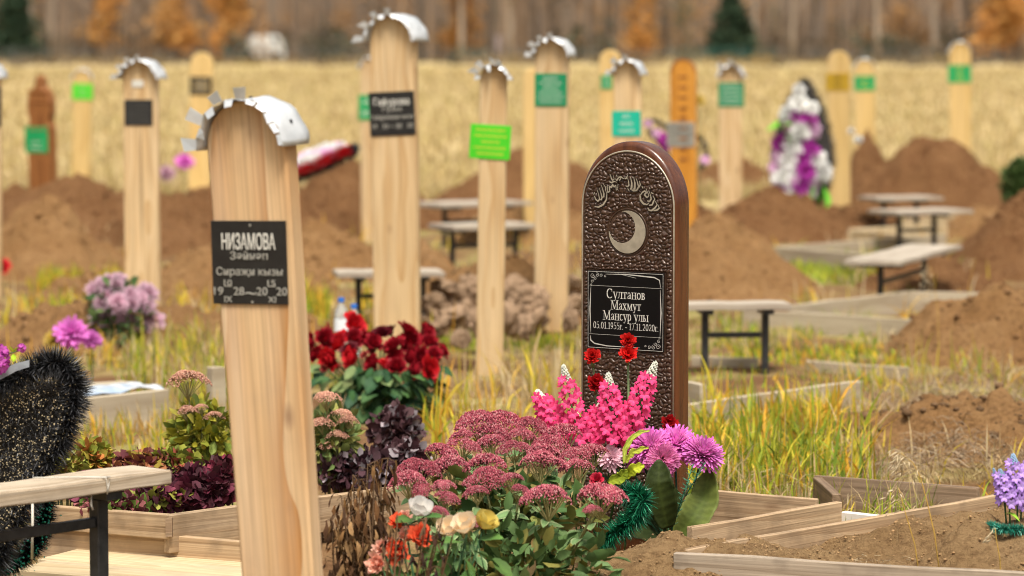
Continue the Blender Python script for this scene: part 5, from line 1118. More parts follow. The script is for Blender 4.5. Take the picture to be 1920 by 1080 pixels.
dry_plant('thin withered black brown stalks standing among the coral carnations', [(735, 1095, 745, 965, 0), (750, 1095, 762, 990, .02), (770, 1095, 800, 970, 0), (790, 1095, 822, 985, .02), (720, 1095, 738, 1000, -.02), (760, 1095, 832, 960, .03), (775, 1095, 850, 1000, 0)], 8.35, 9, [(.06, .03, .022), (.09, .045, .03), (.04, .022, .02), (.2, .12, .07)], 15, (.02, .042))

# ---------------------------------------------- red rose bouquet behind the leaning post
YR = F/425; o = P(708, 700, YR); tR = thing('rose_bouquet', 'large bouquet of dark red roses in a grey vase', 'flowers', (o.x, YR, 0)); O = Vector(tR.location)
ROSE = [rose_mesh(i*3+1, (.19, .004, .012), (.33, .008, .018)) for i in range(3)]+[rose_mesh(9, (.46, .008, .016), (.60, .014, .022))]+[rose_mesh(12, (.07, .004, .010), (.12, .005, .012))]; BUDP = rose_mesh(5, (.38, .16, .09), (.34, .03, .035))
mb = MB(); r_ = random.Random(8); spots = []
for (px, py, sz, k) in ((660, 612, 30, 3), (625, 622, 24, 0), (605, 640, 26, 0), (640, 650, 30, 3), (660, 640, 26, 0), (690, 632, 24, 1), (715, 630, 24, 4), (600, 668, 26, 1), (628, 672, 30, 3), (668, 674, 30, 3), (640, 690, 22, 5), (610, 690, 20, 5), (700, 655, 24, 5), (735, 628, 22, 4), (760, 626, 28, 0), (788, 630, 28, 1), (770, 648, 28, 0), (800, 650, 28, 2), (742, 655, 26, 1), (720, 662, 22, 5), (735, 675, 28, 0), (758, 672, 28, 1), (785, 672, 30, 2), (812, 668, 26, 0), (822, 662, 20, 1), (705, 685, 24, 1), (725, 695, 28, 3), (742, 694, 26, 0), (765, 690, 26, 1), (800, 690, 28, 3), (818, 682, 22, 0), (685, 668, 22, 5), (590, 645, 24, 1), (695, 650, 26, 0), (655, 660, 22, 4)):
    Y = YR+(640-py)*.004+r_.uniform(-.05, .05); p = P(px, py, Y)-O; put('rose', BUDP if k == 5 else ROSE[k], tR, p, zdir((p.x*2+r_.uniform(-.9, .9), r_.uniform(-.9, .1), r_.uniform(-.2, 1)), r_.uniform(0, 6)), tuple(sz*Y/F*r_.uniform(.6, .86)*(.55 if k == 5 else 1)*q_ for q_ in (r_.uniform(.85, 1.1), r_.uniform(.85, 1.1), r_.uniform(1.0, 1.35)))); mb.tube([(p.x*.2, p.y*.2, .1), (p.x*.6, p.y*.6, p.z*.6), p], .004, 5, (.06, .13, .04))
mb.build('stems', stem_m, tR, True)
LR = [leaf_mesh(80+i, (.022+.014*i, .062+.03*i, .026+.01*i), (.035+.02*i, .09+.03*i, .04), .68, .15, .3, .06, 7) for i in range(3)]+[leaf_mesh(84, (.16, .21, .08), (.2, .26, .1), .6, .15, .3, .06, 7)]
for k in range(220):
    a = r_.uniform(-1, 1); px = 708+a*118*(1-.2*r_.random()); py = r_.uniform(690, 785)-abs(a)*8; Y = YR-.16+r_.uniform(-.1, .16); put('leaf', LR[3 if r_.random() < .2 else r_.randrange(3)], tR, P(px, py, Y)-O, xdir((a+r_.uniform(-.5, .5), -.6, r_.uniform(-.9, .2)), r_.uniform(-.6, .6)), r_.uniform(28, 46)*Y/F)
vase = M('grey_vase', (.42, .43, .43), .45, (.36, .37, .37), 10); mb = MB(); pr = [(.05, 0), (.075, .03), (.095, .16), (.10, .21), (.09, .215), (.08, .2)]
mb.add([(r*math.cos(2*PI*i/24), r*math.sin(2*PI*i/24), z) for r, z in pr for i in range(24)], [(j*24+i, j*24+(i+1) % 24, (j+1)*24+(i+1) % 24, (j+1)*24+i) for j in range(len(pr)-1) for i in range(24)]+[tuple(range(23, -1, -1))])
put('vase', mb.mesh('vase', vase, True), tR, P(695, 760, YR-.05)*0+Vector((P(695, 800, YR).x-O.x, -.1, 0)), None, (1, 1, .55))

# ---------------------------------------------- blurred plants round the flower bed
def bush(label, px, py, Y, rw, rh, cols, n, size, name='plant', heads=None, cat='plant', group=None, sd=0, wid=.5, headcol=None):
    c_ = P(px, py, Y); t = thing(name, label, cat, (c_.x, Y, 0), group); k = Y/F; zc = c_.z
    v, f, c = rand_leaves(n, (0, 0, zc), (rw*k, rw*k*.8, rh*k), size, cols, sd+int(px), wid); kind(put('foliage', npmesh('foliage', v, f, c, leaf_m, True), t), 'stuff')
    mb = MB()
    for i in range(6): a = i*1.05; mb.tube([(.01*math.cos(a), .01*math.sin(a), -.05), (rw*k*.5*math.cos(a), rw*k*.4*math.sin(a), max(.02, zc))], .003, 4, (.12, .12, .05))
    mb.build('stems', stem_m, t)
    for (hx, hy, hw) in heads or ():
        p = P(hx, hy, Y-.05)-Vector(t.location); s = hw*k*.55; put('flower_head', headcol, t, p, (0, 0, hx), s); mb = MB(); mb.tube([(p.x*.3, 0, 0), p], .003, 4, (.2, .2, .08)); mb.build('stem', stem_m, t)
    return t
PH_ = sedum_head(91, 1100, ((.55, .27, .18), (.62, .33, .23), (.48, .22, .16)), (.7, .45, .32))
YL = 10.8
bush('yellow green sedum with pale pink heads left of the leaning post', 378, 815, YL, 52, 60, [(.42, .40, .04), (.34, .38, .05), (.5, .46, .08), (.2, .27, .05)], 520, .046, 'sedum_plant', [(352, 716, 82), (350, 772, 46), (402, 782, 40), (378, 765, 30)], headcol=PH_)
bush('sedum with brownish pink heads right of the leaning post', 622, 830, 10.9, 48, 62, [(.13, .19, .06), (.2, .24, .07), (.3, .3, .08)], 480, .044, 'sedum_plant', [(612, 748, 56), (640, 780, 50), (655, 790, 44), (605, 795, 50), (632, 818, 44), (612, 838, 40)], headcol=PH_)
dk = [(.085, .035, .045), (.11, .05, .062), (.065, .028, .036), (.16, .085, .10), (.36, .30, .33)]
bush('tall dark purple plant in front of the rose vase', 742, 815, 11.6, 44, 52, dk, 700, .036, 'purple_plant', wid=.8)
for i, (px, py, rw, rh, cs, lb) in enumerate(((690, 880, 70, 36, dk, 'dark purple leaves below the rose vase'), (760, 870, 36, 40, dk, 'dark purple leaves between the rose vase and the sedum'), (640, 880, 40, 34, dk, 'dark purple leaves just right of the leaning post'), (170, 860, 36, 26, [(.45, .13, .04), (.40, .30, .05), (.30, .32, .05)], 'orange and yellow bedding plant behind the near bench end'), (265, 880, 46, 26, [(.20, .06, .05), (.30, .12, .05), (.12, .035, .04), (.36, .28, .05)], 'reddish bedding plant in the middle of the flower bed'), (330, 870, 44, 24, [(.30, .32, .05), (.35, .1, .06), (.2, .24, .05)], 'green and red bedding plant beside the yellow sedum'), (200, 920, 70, 30, [(.16, .03, .05), (.10, .025, .035), (.25, .06, .09)], 'purple red bedding plant at the left of the flower bed'), (290, 930, 60, 26, [(.10, .02, .035), (.22, .05, .08), (.32, .32, .06), (.07, .02, .03)], 'purple bedding plant flecked with yellow at the bed corner'), (370, 915, 60, 34, [(.09, .02, .032), (.16, .03, .05), (.06, .018, .024)], 'dark purple bedding plant at the right of the flower bed'), (420, 900, 40, 34, [(.08, .02, .03), (.3, .05, .1), (.06, .018, .024)], 'magenta flecked purple plant against the leaning post'), (215, 952, 60, 14, [(.12, .03, .04), (.25, .08, .09), (.2, .3, .06)], 'low purple edging along the left bed board'), (120, 880, 30, 30, [(.36, .32, .06), (.3, .3, .06), (.3, .14, .05)], 'yellow green plant beside the black wreath'))):
    bush(lb, px, py, 10.3-(py-860)*.004 if i > 2 else 10.9, rw, rh, cs, 620, .034, 'bedding_plant', wid=.75, sd=i)
# pink chrysanthemum bouquet
YC = F/(560/1.6); o = P(225, 640, YC); t = thing('chrysanthemum_bouquet', 'lilac pink chrysanthemum bouquet left of the capped post', 'flowers', (o.x, YC, 0)); O = Vector(t.location)
LIL = [mum_mesh(100+i, (.52, .24, .33), (.66, .46, .55), 60, .2) for i in range(3)]; mb = MB(); r_ = random.Random(3)
for k in range(46):
    a = r_.uniform(0, 6.28); q = math.sqrt(r_.random()); px = 222+62*q*math.cos(a)+10; py = 578+50*q*math.sin(a)+(px-222)*.18; Y = YC-.12+.15*q+r_.uniform(-.05, .05); p = P(px, py, Y)-O; put('chrysanthemum', LIL[k % 3], t, p, zdir((p.x*2, -.7, .6), k), r_.uniform(17, 24)*Y/F); mb.tube([(p.x*.1, 0, .05), (p.x*.4, 0, p.z*.5), p], .003, 4, (.05, .10, .03))
mb.build('stems', stem_m, t); v, f, c = rand_leaves(380, (0, 0, .20), (.16, .12, .18), .06, [(.05, .10, .03), (.08, .13, .04), (.11, .15, .05)], 6); kind(put('foliage', npmesh('foliage', v, f, c, leaf_m, True), t), 'stuff')
MAG = mum_mesh(120, (.75, .22, .60), (.72, .20, .62), 50, .3); YEL = mum_mesh(121, (.6, .45, .08), (.55, .4, .08), 50, .2)
for px, py, sz, ms, lb in ((135, 630, 38, MAG, 'bright magenta flower above the black wreath'), (100, 640, 22, YEL, 'yellow flower beside the magenta one above the wreath'), (172, 640, 22, MAG, 'small magenta flower under the lilac bouquet'), (2, 506, 18, ROSE[3], 'red rose cut by the left border'), (346, 306, 20, MAG, 'far purple pink flower left of the leaning post'), (312, 328, 20, LIL[0], 'far pale pink flower beside the capped post at left'), (1310, 190, 14, YEL, 'far lime flower beside the orange post')):
    Y = 15 if py > 600 else (22 if py > 500 else 30); p = P(px, py, Y); t = thing('single_flower', lb, 'flower', (p.x, Y, 0)); put('bloom', ms, t, (0, 0, p.z), zdir((0, -.7, .7)), sz*Y/F); mb = MB(); mb.tube([(0, 0, 0), (.005, 0, p.z)], .004, 4, (.06, .12, .04)); mb.build('stem', stem_m, t)
# right: lilac hyacinths with green tinsel
FLV = [floret_mesh(140+i, (.60, .42, .80), (.42, .22, .68)) for i in range(2)]
tV = spikes('lilac and pale blue artificial hyacinths at the right border', 'flowers', 'flower_spray', (1905, 960), [(1893, 955, 1876, 885, 24), (1908, 950, 1900, 858, 26), (1928, 955, 1932, 862, 26), (1884, 945, 1864, 882, 13), (1915, 960, 1912, 890, 24)], 9.25, FLV, None, (.35, .50, .68), nper=26)
for k in range(16): put('leaf', leaf_mesh(150, (.20, .42, .03), (.28, .5, .05), .5, .2, .4) if k == 0 else tV.children[-1].data, tV, P(1884+(k*5) % 50, 962+(k % 4)*7, 9.2)-Vector(tV.location), xdir((math.cos(k), -.7, .4*math.sin(k*2)), k*.4), .05)
t = thing('tinsel_garland', 'green tinsel ring on the sandy grave at the right border', 'garland', tuple(G(1900, 1000))); mb = MB(); pth = [P(1852, 985, 9.2)-Vector(t.location), P(1880, 992, 9.1)-Vector(t.location), P(1940, 992, 9.1)-Vector(t.location)]
tinsel(mb, pth, .022, 1500, [(.02, .22, .15), (.03, .32, .22), (.01, .12, .08)], .0010, 4); mb.build('tinsel', tinsel_m, t)

# ---------------------------------------------- black wreath on the near bench
blk = M('black_tinsel', (1, 1, 1), .35, (.7, .7, .7), 60, attr=True, spec=.5); gold = M('gold_glitter', (.75, .64, .42), .3, metal=.45)
YW = 9.0; c_ = P(30, 860, YW); tW = thing('black_wreath', 'black tinsel funeral wreath with gold glitter leaning on the near bench', 'wreath', (c_.x, YW, .05)); O = Vector(tW.location)
def opath(pts, n=6):
    out = []
    for i in range(len(pts)-1):
        p0, p1, p2, p3 = pts[max(0, i-1)], pts[i], pts[i+1], pts[min(len(pts)-1, i+2)]
        for k in range(n):
            t = k/n; out.append(tuple(.5*((2*p1[j])+(-p0[j]+p2[j])*t+(2*p0[j]-5*p1[j]+4*p2[j]-p3[j])*t*t+(-p0[j]+3*p1[j]-3*p2[j]+p3[j])*t**3) for j in range(3)))
    return out+[pts[-1]]
rimpx = [(-90, 760, 0), (-30, 725, 0), (20, 712, 0), (75, 688, 0), (112, 680, .0), (138, 712, .02), (138, 760, .03), (118, 820, .04), (88, 870, .05), (55, 930, .06), (20, 1000, .06), (-10, 1060, .05), (-60, 1100, .05)]
rim = [P(x, y, YW+dy)-O for x, y, dy in opath(rimpx)]
mb = MB(); bc = [(.012, .012, .013), (.035, .036, .039), (.006, .006, .006), (.12, .122, .13)]  # lightest grey paints glints and highlights into the black needles
tinsel(mb, rim, .062, 10000, bc, .0011, 6, .0); mb.build('tinsel_rim', blk, tW)
# woven back of dark strands with glitter
mb = MB(); gl = MB(); r_ = random.Random(12)
def inside(x, y):
    n_ = len(rimpx); k = False; poly = [(a, b) for a, b, _ in rimpx]+[(-200, 1100), (-200, 760)]
    j = len(poly)-1
    for i in range(len(poly)):
        if (poly[i][1] > y) != (poly[j][1] > y) and x < (poly[j][0]-poly[i][0])*(y-poly[i][1])/(poly[j][1]-poly[i][1])+poly[i][0]: k = not k
        j = i
    return k
cnt = 0
while cnt < 5200:
    x, y = r_.uniform(-60, 140), r_.uniform(690, 1085)
    if not inside(x, y): continue
    cnt += 1; p = P(x, y, YW+.03+r_.uniform(-.03, .03))-O; d = Vector((r_.gauss(0, 1), r_.gauss(0, .8)-.5, r_.gauss(0, 1))).normalized()*r_.uniform(.012, .035); s = d.cross(Vector((0, 1, .3))).normalized()*.0011; cc = bc[r_.randrange(4)]
    mb.add([p-s, p+s, p+d], [(0, 1, 2)], cc)
    if r_.random() < .26*(.2+1.6*float(vnoise(x*.03, y*.03, 2))):
        q = p+d*r_.random()+Vector((0, -.012, 0)); e = r_.uniform(.0010, .0026); gl.add([q+Vector((e, 0, 0)), q+Vector((0, 0, e)), q-Vector((e, 0, 0)), q-Vector((0, 0, e))], [(0, 1, 2, 3)])
kind(mb.build('needle_netting', blk, tW), 'stuff'); kind(gl.build('gold_specks', gold, tW), 'stuff')
bk = MB(); n_ = 14
for j in range(n_+1):
    y = 715+(1085-715)*j/n_
    xr = 128 if y < 800 else 128-(y-800)*.52
    for i in range(9): x = -60+(xr+60)*i/8; p = P(x, y, YW+.085)-O; bk.add([p], [])
bk.f = [(j*9+i, j*9+i+1, j*9+i+10, j*9+i+9) for j in range(n_) for i in range(8)]
o_ = bk.build('backing', M('wreath_backing', (.02, .018, .016), .8, (.05, .045, .04), 40), tW, True); o_.modifiers.new('t', 'SOLIDIFY').thickness = .012
rb = MB(); V = []
for k, (x, y) in enumerate(((-20, 712), (8, 700), (30, 690), (55, 684))): a = P(x, y-9, YW-.05)-O; b = P(x, y+10-k*2, YW-.055)-O; V += [a, b]
rb.add(V, [(2*i, 2*i+1, 2*i+3, 2*i+2) for i in range(3)]); rb.build('ribbon', M('grey_satin_ribbon', (.22, .24, .26), .3, spec=.6), tW, True)
# second, green rimmed wreath behind it
t = thing('green_wreath', 'green tipped tinsel wreath hanging behind the near bench', 'wreath', tuple(G(40, 1060))); O3 = Vector(t.location); mb = MB()
pth = [P(x, y, 9.25)-O3 for x, y in ((72, 900), (84, 940), (80, 985), (62, 1025), (30, 1055), (-20, 1070))]
tinsel(mb, pth, .05, 5200, [(.012, .013, .014), (.01, .03, .025), (.006, .006, .006)], .0009, 8, 0); mb.build('tinsel', blk, t)
mb = MB(); r_ = random.Random(5)
for k in range(330):
    f = r_.random()*5; i = min(4, int(f)); p = pth[i].lerp(pth[i+1], f-i)+Vector((r_.gauss(0, .02), -.028+r_.gauss(0, .012), r_.gauss(0, .02))); e = r_.uniform(.002, .0045); mb.add([p+Vector((e, 0, 0)), p+Vector((0, 0, e)), p-Vector((e, 0, 0)), p-Vector((0, 0, e)), p+Vector((0, -e, 0))], [(0, 1, 4), (1, 2, 4), (2, 3, 4), (3, 0, 4)], (.01, .30, .20))
kind(mb.build('green_tips', tinsel_m, t), 'stuff')
# magenta flowers and lime sprig at the left border
FLM = floret_mesh(160, (.62, .14, .50), (.55, .08, .45), 7)
p = P(8, 690, 8.9); t = thing('flower_sprig', 'magenta flowers with a lime leaf sprig above the black wreath', 'flowers', tuple(p)); O3 = Vector(t.location)
for k in range(26): a = k*2.4; z_ = 1-k/13; q = math.sqrt(max(0, 1-z_*z_)); d = Vector((q*math.cos(a), q*math.sin(a), z_)); put('floret', FLM, t, P(-4, 680, 8.9)-O3+d*.026+Vector((0, 0, .02*(k % 2))), zdir(d, k), .018)
for k in range(12): a = k*2.4; z_ = 1-k/6.5; q = math.sqrt(max(0, 1-z_*z_)); d = Vector((q*math.cos(a), q*math.sin(a), z_)); put('floret', FLM, t, P(40, 653, 8.9)-O3+d*.010, zdir(d, k), .008)
mb = MB(); mb.tube([P(6, 662, 8.9)-O3, P(22, 662, 8.9)-O3, P(38, 656, 8.9)-O3], .0014, 5, (.04, .1, .05)); mb.build('stem', stem_m, t)
lm_ = leaf_mesh(161, (.42, .62, .03), (.5, .7, .05), .7, .15, .3)
for x, y, dx, dz in ((24, 660, -.3, 1), (26, 660, .6, 1), (25, 664, .1, -1)): put('leaf', lm_, t, P(x, y, 8.89)-O3, xdir((dx, -.3, dz)), .022)

# string round the bench plank
mb = MB(); strm = M('white_string', (.58, .55, .48), .8)
ang = bn.rotation_euler.z; bl = Vector(bn.location)
def onb(x, y, z): return Vector((x, y, z))
xl = 2.0
lnb = (G(323, 880, .42)-G(-330, 970, .42)).length; xs_ = lnb*.79
for dx in (0, .016): mb.tube([onb(xs_-.16, .12, .428), onb(xs_-.05, .05, .4245), onb(xs_+dx, -.003, .4235), onb(xs_+dx*.3+.004, -.0035, .40), onb(xs_+.004, -.003, .376)], .0022, 5)
mb.tube([onb(xs_-.035, .02, .374), onb(xs_-.04, .015, .35), onb(xs_-.036, .012, .335)], .003, 5)
o = mb.build('tied_string', strm, None, True); o.location = bl; o.rotation_euler = (0, 0, ang); tag(o, 'white string tied round the near bench plank', 'string')
mb = MB(); p = P(62, 960, 8.95); mb.tube([P(61, 935, 8.98), P(61, 990, 8.96), P(60, 1048, 8.98)], .0042, 5); tag(mb.build('hanging_cord', strm, None, True), 'frayed pale cord hanging below the near bench', 'cord')

# ---------------------------------------------- far wreaths
WHT = mum_mesh(170, (.88, .88, .84), (.92, .92, .90), 60, .34); PUR = mum_mesh(171, (.62, .08, .48), (.55, .07, .50), 60, .34); PNK = mum_mesh(172, (.80, .52, .74), (.84, .58, .78), 60, .34); GRN = leaf_mesh(173, (.16, .52, .03), (.20, .6, .04), .9); ORG = mum_mesh(174, (.6, .12, .06), (.55, .1, .06), 40, .3)
YX = 27.6; kx = YX/F; c_ = P(1508, 375, YX); t = thing('oval_wreath', 'tall oval wreath of white and purple flowers with black rim, far right', 'wreath', (c_.x, YX, 0)); O3 = Vector(t.location)
ov = [P(x, y, YX+.12+dy)-O3 for x, y, dy in opath([(1510, 150, 0), (1535, 190, 0), (1555, 250, 0), (1560, 300, 0), (1550, 350, 0), (1535, 378, 0), (1500, 385, .02), (1465, 370, .05), (1450, 320, .06), (1455, 260, .06), (1475, 200, .04), (1500, 165, .02), (1510, 150, 0)], 4)]
mb = MB(); tinsel(mb, ov, .06, 3500, bc, .0025, 3, 0); mb.build('tinsel_rim', blk, t)
mb = MB(); n_ = len(ov); cc_ = sum((Vector(p) for p in ov), Vector())/n_; mb.add(ov+[cc_], [(i, (i+1) % n_, n_) for i in range(n_-1)]); o_ = mb.build('backing', MATS['wreath_backing'], t); o_.modifiers.new('t', 'SOLIDIFY').thickness = .05
for x, y, s, m_ in ((1498, 195, 20, WHT), (1475, 215, 16, WHT), (1490, 220, 16, PUR), (1515, 225, 18, PUR), (1520, 205, 16, WHT), (1500, 245, 24, WHT), (1480, 235, 14, PNK), (1525, 245, 16, PNK), (1485, 272, 24, WHT), (1510, 268, 16, PUR), (1465, 270, 18, PUR), (1462, 292, 16, PNK), (1478, 300, 24, WHT), (1505, 300, 20, PUR), (1520, 285, 18, PUR), (1530, 300, 20, WHT), (1468, 330, 24, WHT), (1490, 335, 16, PNK), (1512, 320, 22, PUR), (1540, 325, 22, WHT), (1525, 340, 16, PNK), (1500, 350, 20, PUR), (1462, 352, 16, PUR), (1480, 355, 16, WHT), (1455, 315, 14, PNK), (1520, 360, 14, PNK), (1498, 168, 12, WHT), (1488, 372, 14, ORG), (1505, 378, 12, ORG)):
    put('flower', m_, t, P(x, y, YX-.02)-O3, zdir((-.3, -.9, .2), x), s*kx*1.1)
for x, y, s in ((1455, 228, 24), (1458, 242, 22), (1525, 345, 30), (1538, 360, 30), (1530, 372, 28), (1545, 350, 26), (1515, 238, 12), (1476, 252, 12), (1503, 262, 12)): put('leaf', GRN, t, P(x, y, YX-.05)-O3, xdir((.3*math.cos(x), -.4, math.sin(x)), x), s*kx*1.6)
# red and white wreath tipped over on the mound
YX = 23.5; c_ = P(608, 290, YX); t = thing('tipped_wreath', 'red rimmed white wreath lying tilted on the earth mound left of the tallest post', 'wreath', tuple(c_)); O3 = Vector(t.location)
red_t = M('red_tinsel', (1, 1, 1), .4, attr=True, spec=.4)
a = P(552, 322, YX)-O3; b = P(660, 278, YX)-O3; mb = MB(); tinsel(mb, [a, a.lerp(b, .35)+Vector((0, 0, -.01)), a.lerp(b, .7)+Vector((0, 0, .0)), b], .05, 1800, [(.5, .008, .012), (.62, .015, .02), (.35, .005, .01)], .003, 2, 0); mb.build('red_rim', red_t, t)
dn = Vector((0, .06, -.06)); mb = MB(); tinsel(mb, [a+dn, a.lerp(b, .5)+dn, b+dn*.7, b+Vector((.02, 0, .02))], .055, 1700, bc, .003, 3, 0); mb.build('black_rim', blk, t)
r_ = random.Random(2)
for k in range(26): f = k/26; u = Vector((0, .14, .09)); p = a.lerp(b, f*.85)+u*(.25+.7*((k*7) % 10)/10*math.sin(PI*(.15+.8*f))); put('flower', WHT if k % 4 else PNK, t, p, zdir((r_.uniform(-.3, .3), -.5, .8), k), .055)
mb = MB(); n_ = 10; V = [a.lerp(b, i/n_)+Vector((0, .02, -.01)) for i in range(n_+1)]+[a.lerp(b, i/n_)+Vector((0, .16, .10))*math.sin(PI*(.1+.85*i/n_)) for i in range(n_+1)]
mb.add(V, [(i, i+1, n_+2+i, n_+1+i) for i in range(n_)]); o_ = mb.build('backing', MATS['wreath_backing'], t); o_.modifiers.new('t', 'SOLIDIFY').thickness = .03
# dark wreath with purple flowers behind the orange post
YX = 26.8; c_ = P(1250, 300, YX); t = thing('dark_wreath', 'dark sprawling wreath with purple flowers behind the orange post', 'wreath', (c_.x, YX, 0)); O3 = Vector(t.location); mb = MB()
for path in ([(1208, 230), (1230, 225), (1250, 240), (1262, 262)], [(1215, 245), (1232, 262), (1245, 280), (1255, 300)], [(1300, 250), (1322, 268), (1326, 295), (1312, 320)], [(1255, 240), (1275, 250), (1300, 258)]):
    tinsel(mb, [P(x, y, YX)-O3 for x, y in path], .03, 700, [(.02, .018, .022), (.05, .04, .05), (.03, .035, .03)], .003, 5, 0)
mb.build('tinsel', blk, t); mb = MB(); mb.tube([(0, 0, 0), P(1250, 270, YX)-O3, P(1215, 235, YX)-O3], .008, 5); mb.tube([(0, 0, 0), P(1290, 300, YX)-O3, P(1322, 270, YX)-O3], .008, 5); mb.build('frame', black_metal, t)
for x, y, s, m_ in ((1245, 262, 14, PUR), (1232, 250, 10, PNK), (1322, 300, 10, PNK), (1215, 232, 9, PNK), (1248, 275, 10, PUR)): put('flower', m_, t, P(x, y, YX-.04)-O3, zdir((0, -1, .2)), s*YX/F)
# white stones on the mound beside the short post
for i, (x, y, s) in enumerate(((1609, 262, 9), (1596, 246, 7))): p = P(x, y, 28.4); tag(put('white_flower', WHT, loc=p, rot=zdir((0, -.8, .5)), scale=s*28.4/F), ['white flower head on the mound at the foot of the short post', 'small white flower head beside the yellow gold plated post'][i], 'flower')
# green shrub, far right
bush('round green shrub cut by the right border', 1925, 345, 29, 46, 46, [(.06, .12, .03), (.09, .16, .04), (.13, .18, .06)], 2600, .055, 'green_shrub')

# ---------------------------------------------- plastic water bottles
pet = M('clear_bottle_plastic', (.85, .90, .94), .12, spec=.5); pet.node_tree.nodes['Principled BSDF'].inputs['Transmission Weight'].default_value = .75; pet.node_tree.nodes['Principled BSDF'].inputs['IOR'].default_value = 1.2
capb = M('blue_bottle_cap', (.03, .16, .55), .4); lab_m = M('white_bottle_label', (.75, .78, .8), .5)
for i, (px, ytop, ybot, capc) in enumerate(((640, 558, 648, (.08, .3, .7)), (664, 570, 655, (.04, .06, .5)))):
    Y = F/400; top = P(px, ytop, Y).z; b = P(px, ybot, Y); t = thing('water_bottle', ['clear plastic bottle with light blue cap behind the roses', 'clear plastic bottle with dark blue cap behind the roses'][i], 'bottle', (b.x, Y, max(0, top-.25)), 'water bottles behind the roses')
    hh = .25; pr = [(.001, 0), (.03, 0), (.034, .01), (.034, .06), (.031, .07), (.034, .08), (.034, .16), (.028, .19), (.013, .22), (.013, .235)]
    mb = MB(); n_ = 20; mb.add([(r*math.cos(2*PI*k/n_), r*math.sin(2*PI*k/n_), z) for r, z in pr for k in range(n_)], [(j*n_+k, j*n_+(k+1) % n_, (j+1)*n_+(k+1) % n_, (j+1)*n_+k) for j in range(len(pr)-1) for k in range(n_)]); mb.build('body', pet, t, True)
    mb = MB(); mb.tube([(0, 0, .23), (0, 0, .25)], .0155, 16); mb.build('bottle_cap', capb, t)
    mb = MB(); mb.tube([(0, 0, .095), (0, 0, .15)], .0347, 20, cap=False); mb.build('paper_label', lab_m, t, True)
# ------------------------------------------------------------------ grass and ground litter
grass_m = M('grass_blades', (1, 1, 1), .6, (.85, .85, .85), 20, attr=True, trans=.3, spec=.2)
GRN_ = [(.25, .34, .03), (.34, .41, .035), (.46, .46, .04), (.17, .25, .03)]; YLW = [(.70, .53, .05), (.62, .52, .05), (.76, .47, .05), (.66, .35, .04)]; STR = [(.58, .44, .24), (.50, .36, .18), (.64, .52, .31), (.44, .30, .15)]
def blades(x, y, z, h, wd, pal, seed, lean=.5, droop=.5):
    k = len(x); r_ = np.random.default_rng(seed); a = r_.random(k)*6.283; ln = lean*r_.random(k)**1.3; c = np.array(pal)[r_.integers(0, len(pal), k)]*(.75+.5*r_.random((k, 1)))
    dx, dy = np.cos(a), np.sin(a); b_ = r_.random(k)*6.283; sx, sy = np.cos(b_), np.sin(b_); V = []
    for t, w_ in ((0, 1), (.35, .95), (.7, .65), (1, .06)):
        off = h*ln*t*t; zz = z+h*t*(1-droop*ln*t); w2 = wd*w_*.5
        V.append(np.stack([x+dx*off-sx*w2, y+dy*off-sy*w2, zz], 1)); V.append(np.stack([x+dx*off+sx*w2, y+dy*off+sy*w2, zz], 1))
    V = np.stack(V, 1).reshape(-1, 3); base = np.arange(k)[:, None]*8; Fq = np.concatenate([base+np.array([[2*i, 2*i+1, 2*i+3, 2*i+2]]) for i in range(3)], 0)
    return V, Fq, np.repeat(c, 8, 0)
def patch(x0, x1, y0, y1, n, h0, h1, wd, pal, seed, clump=0, lean=.6):
    """grass over a ground quad given by photo columns and rows of its foot"""
    r_ = np.random.default_rng(seed)
    if clump:
        cx = r_.uniform(x0, x1, clump); cy = r_.uniform(y0, y1, clump); j = r_.integers(0, clump, n); px = cx[j]+r_.normal(0, (x1-x0)*.03+4, n); py = cy[j]+r_.normal(0, 4, n)
    else: px = r_.uniform(x0, x1, n); py = r_.uniform(y0, y1, n)
    v = (540-py)/F; b = math.cos(PT)+v*math.sin(PT); c = -math.sin(PT)+v*math.cos(PT); t = -H/c
    return blades((px-960)/F*t, b*t, np.full(n, -.02), r_.uniform(h0, h1, n)*(.5+.5*r_.random(n)), wd*(.6+.8*r_.random(n)), pal, seed, lean)
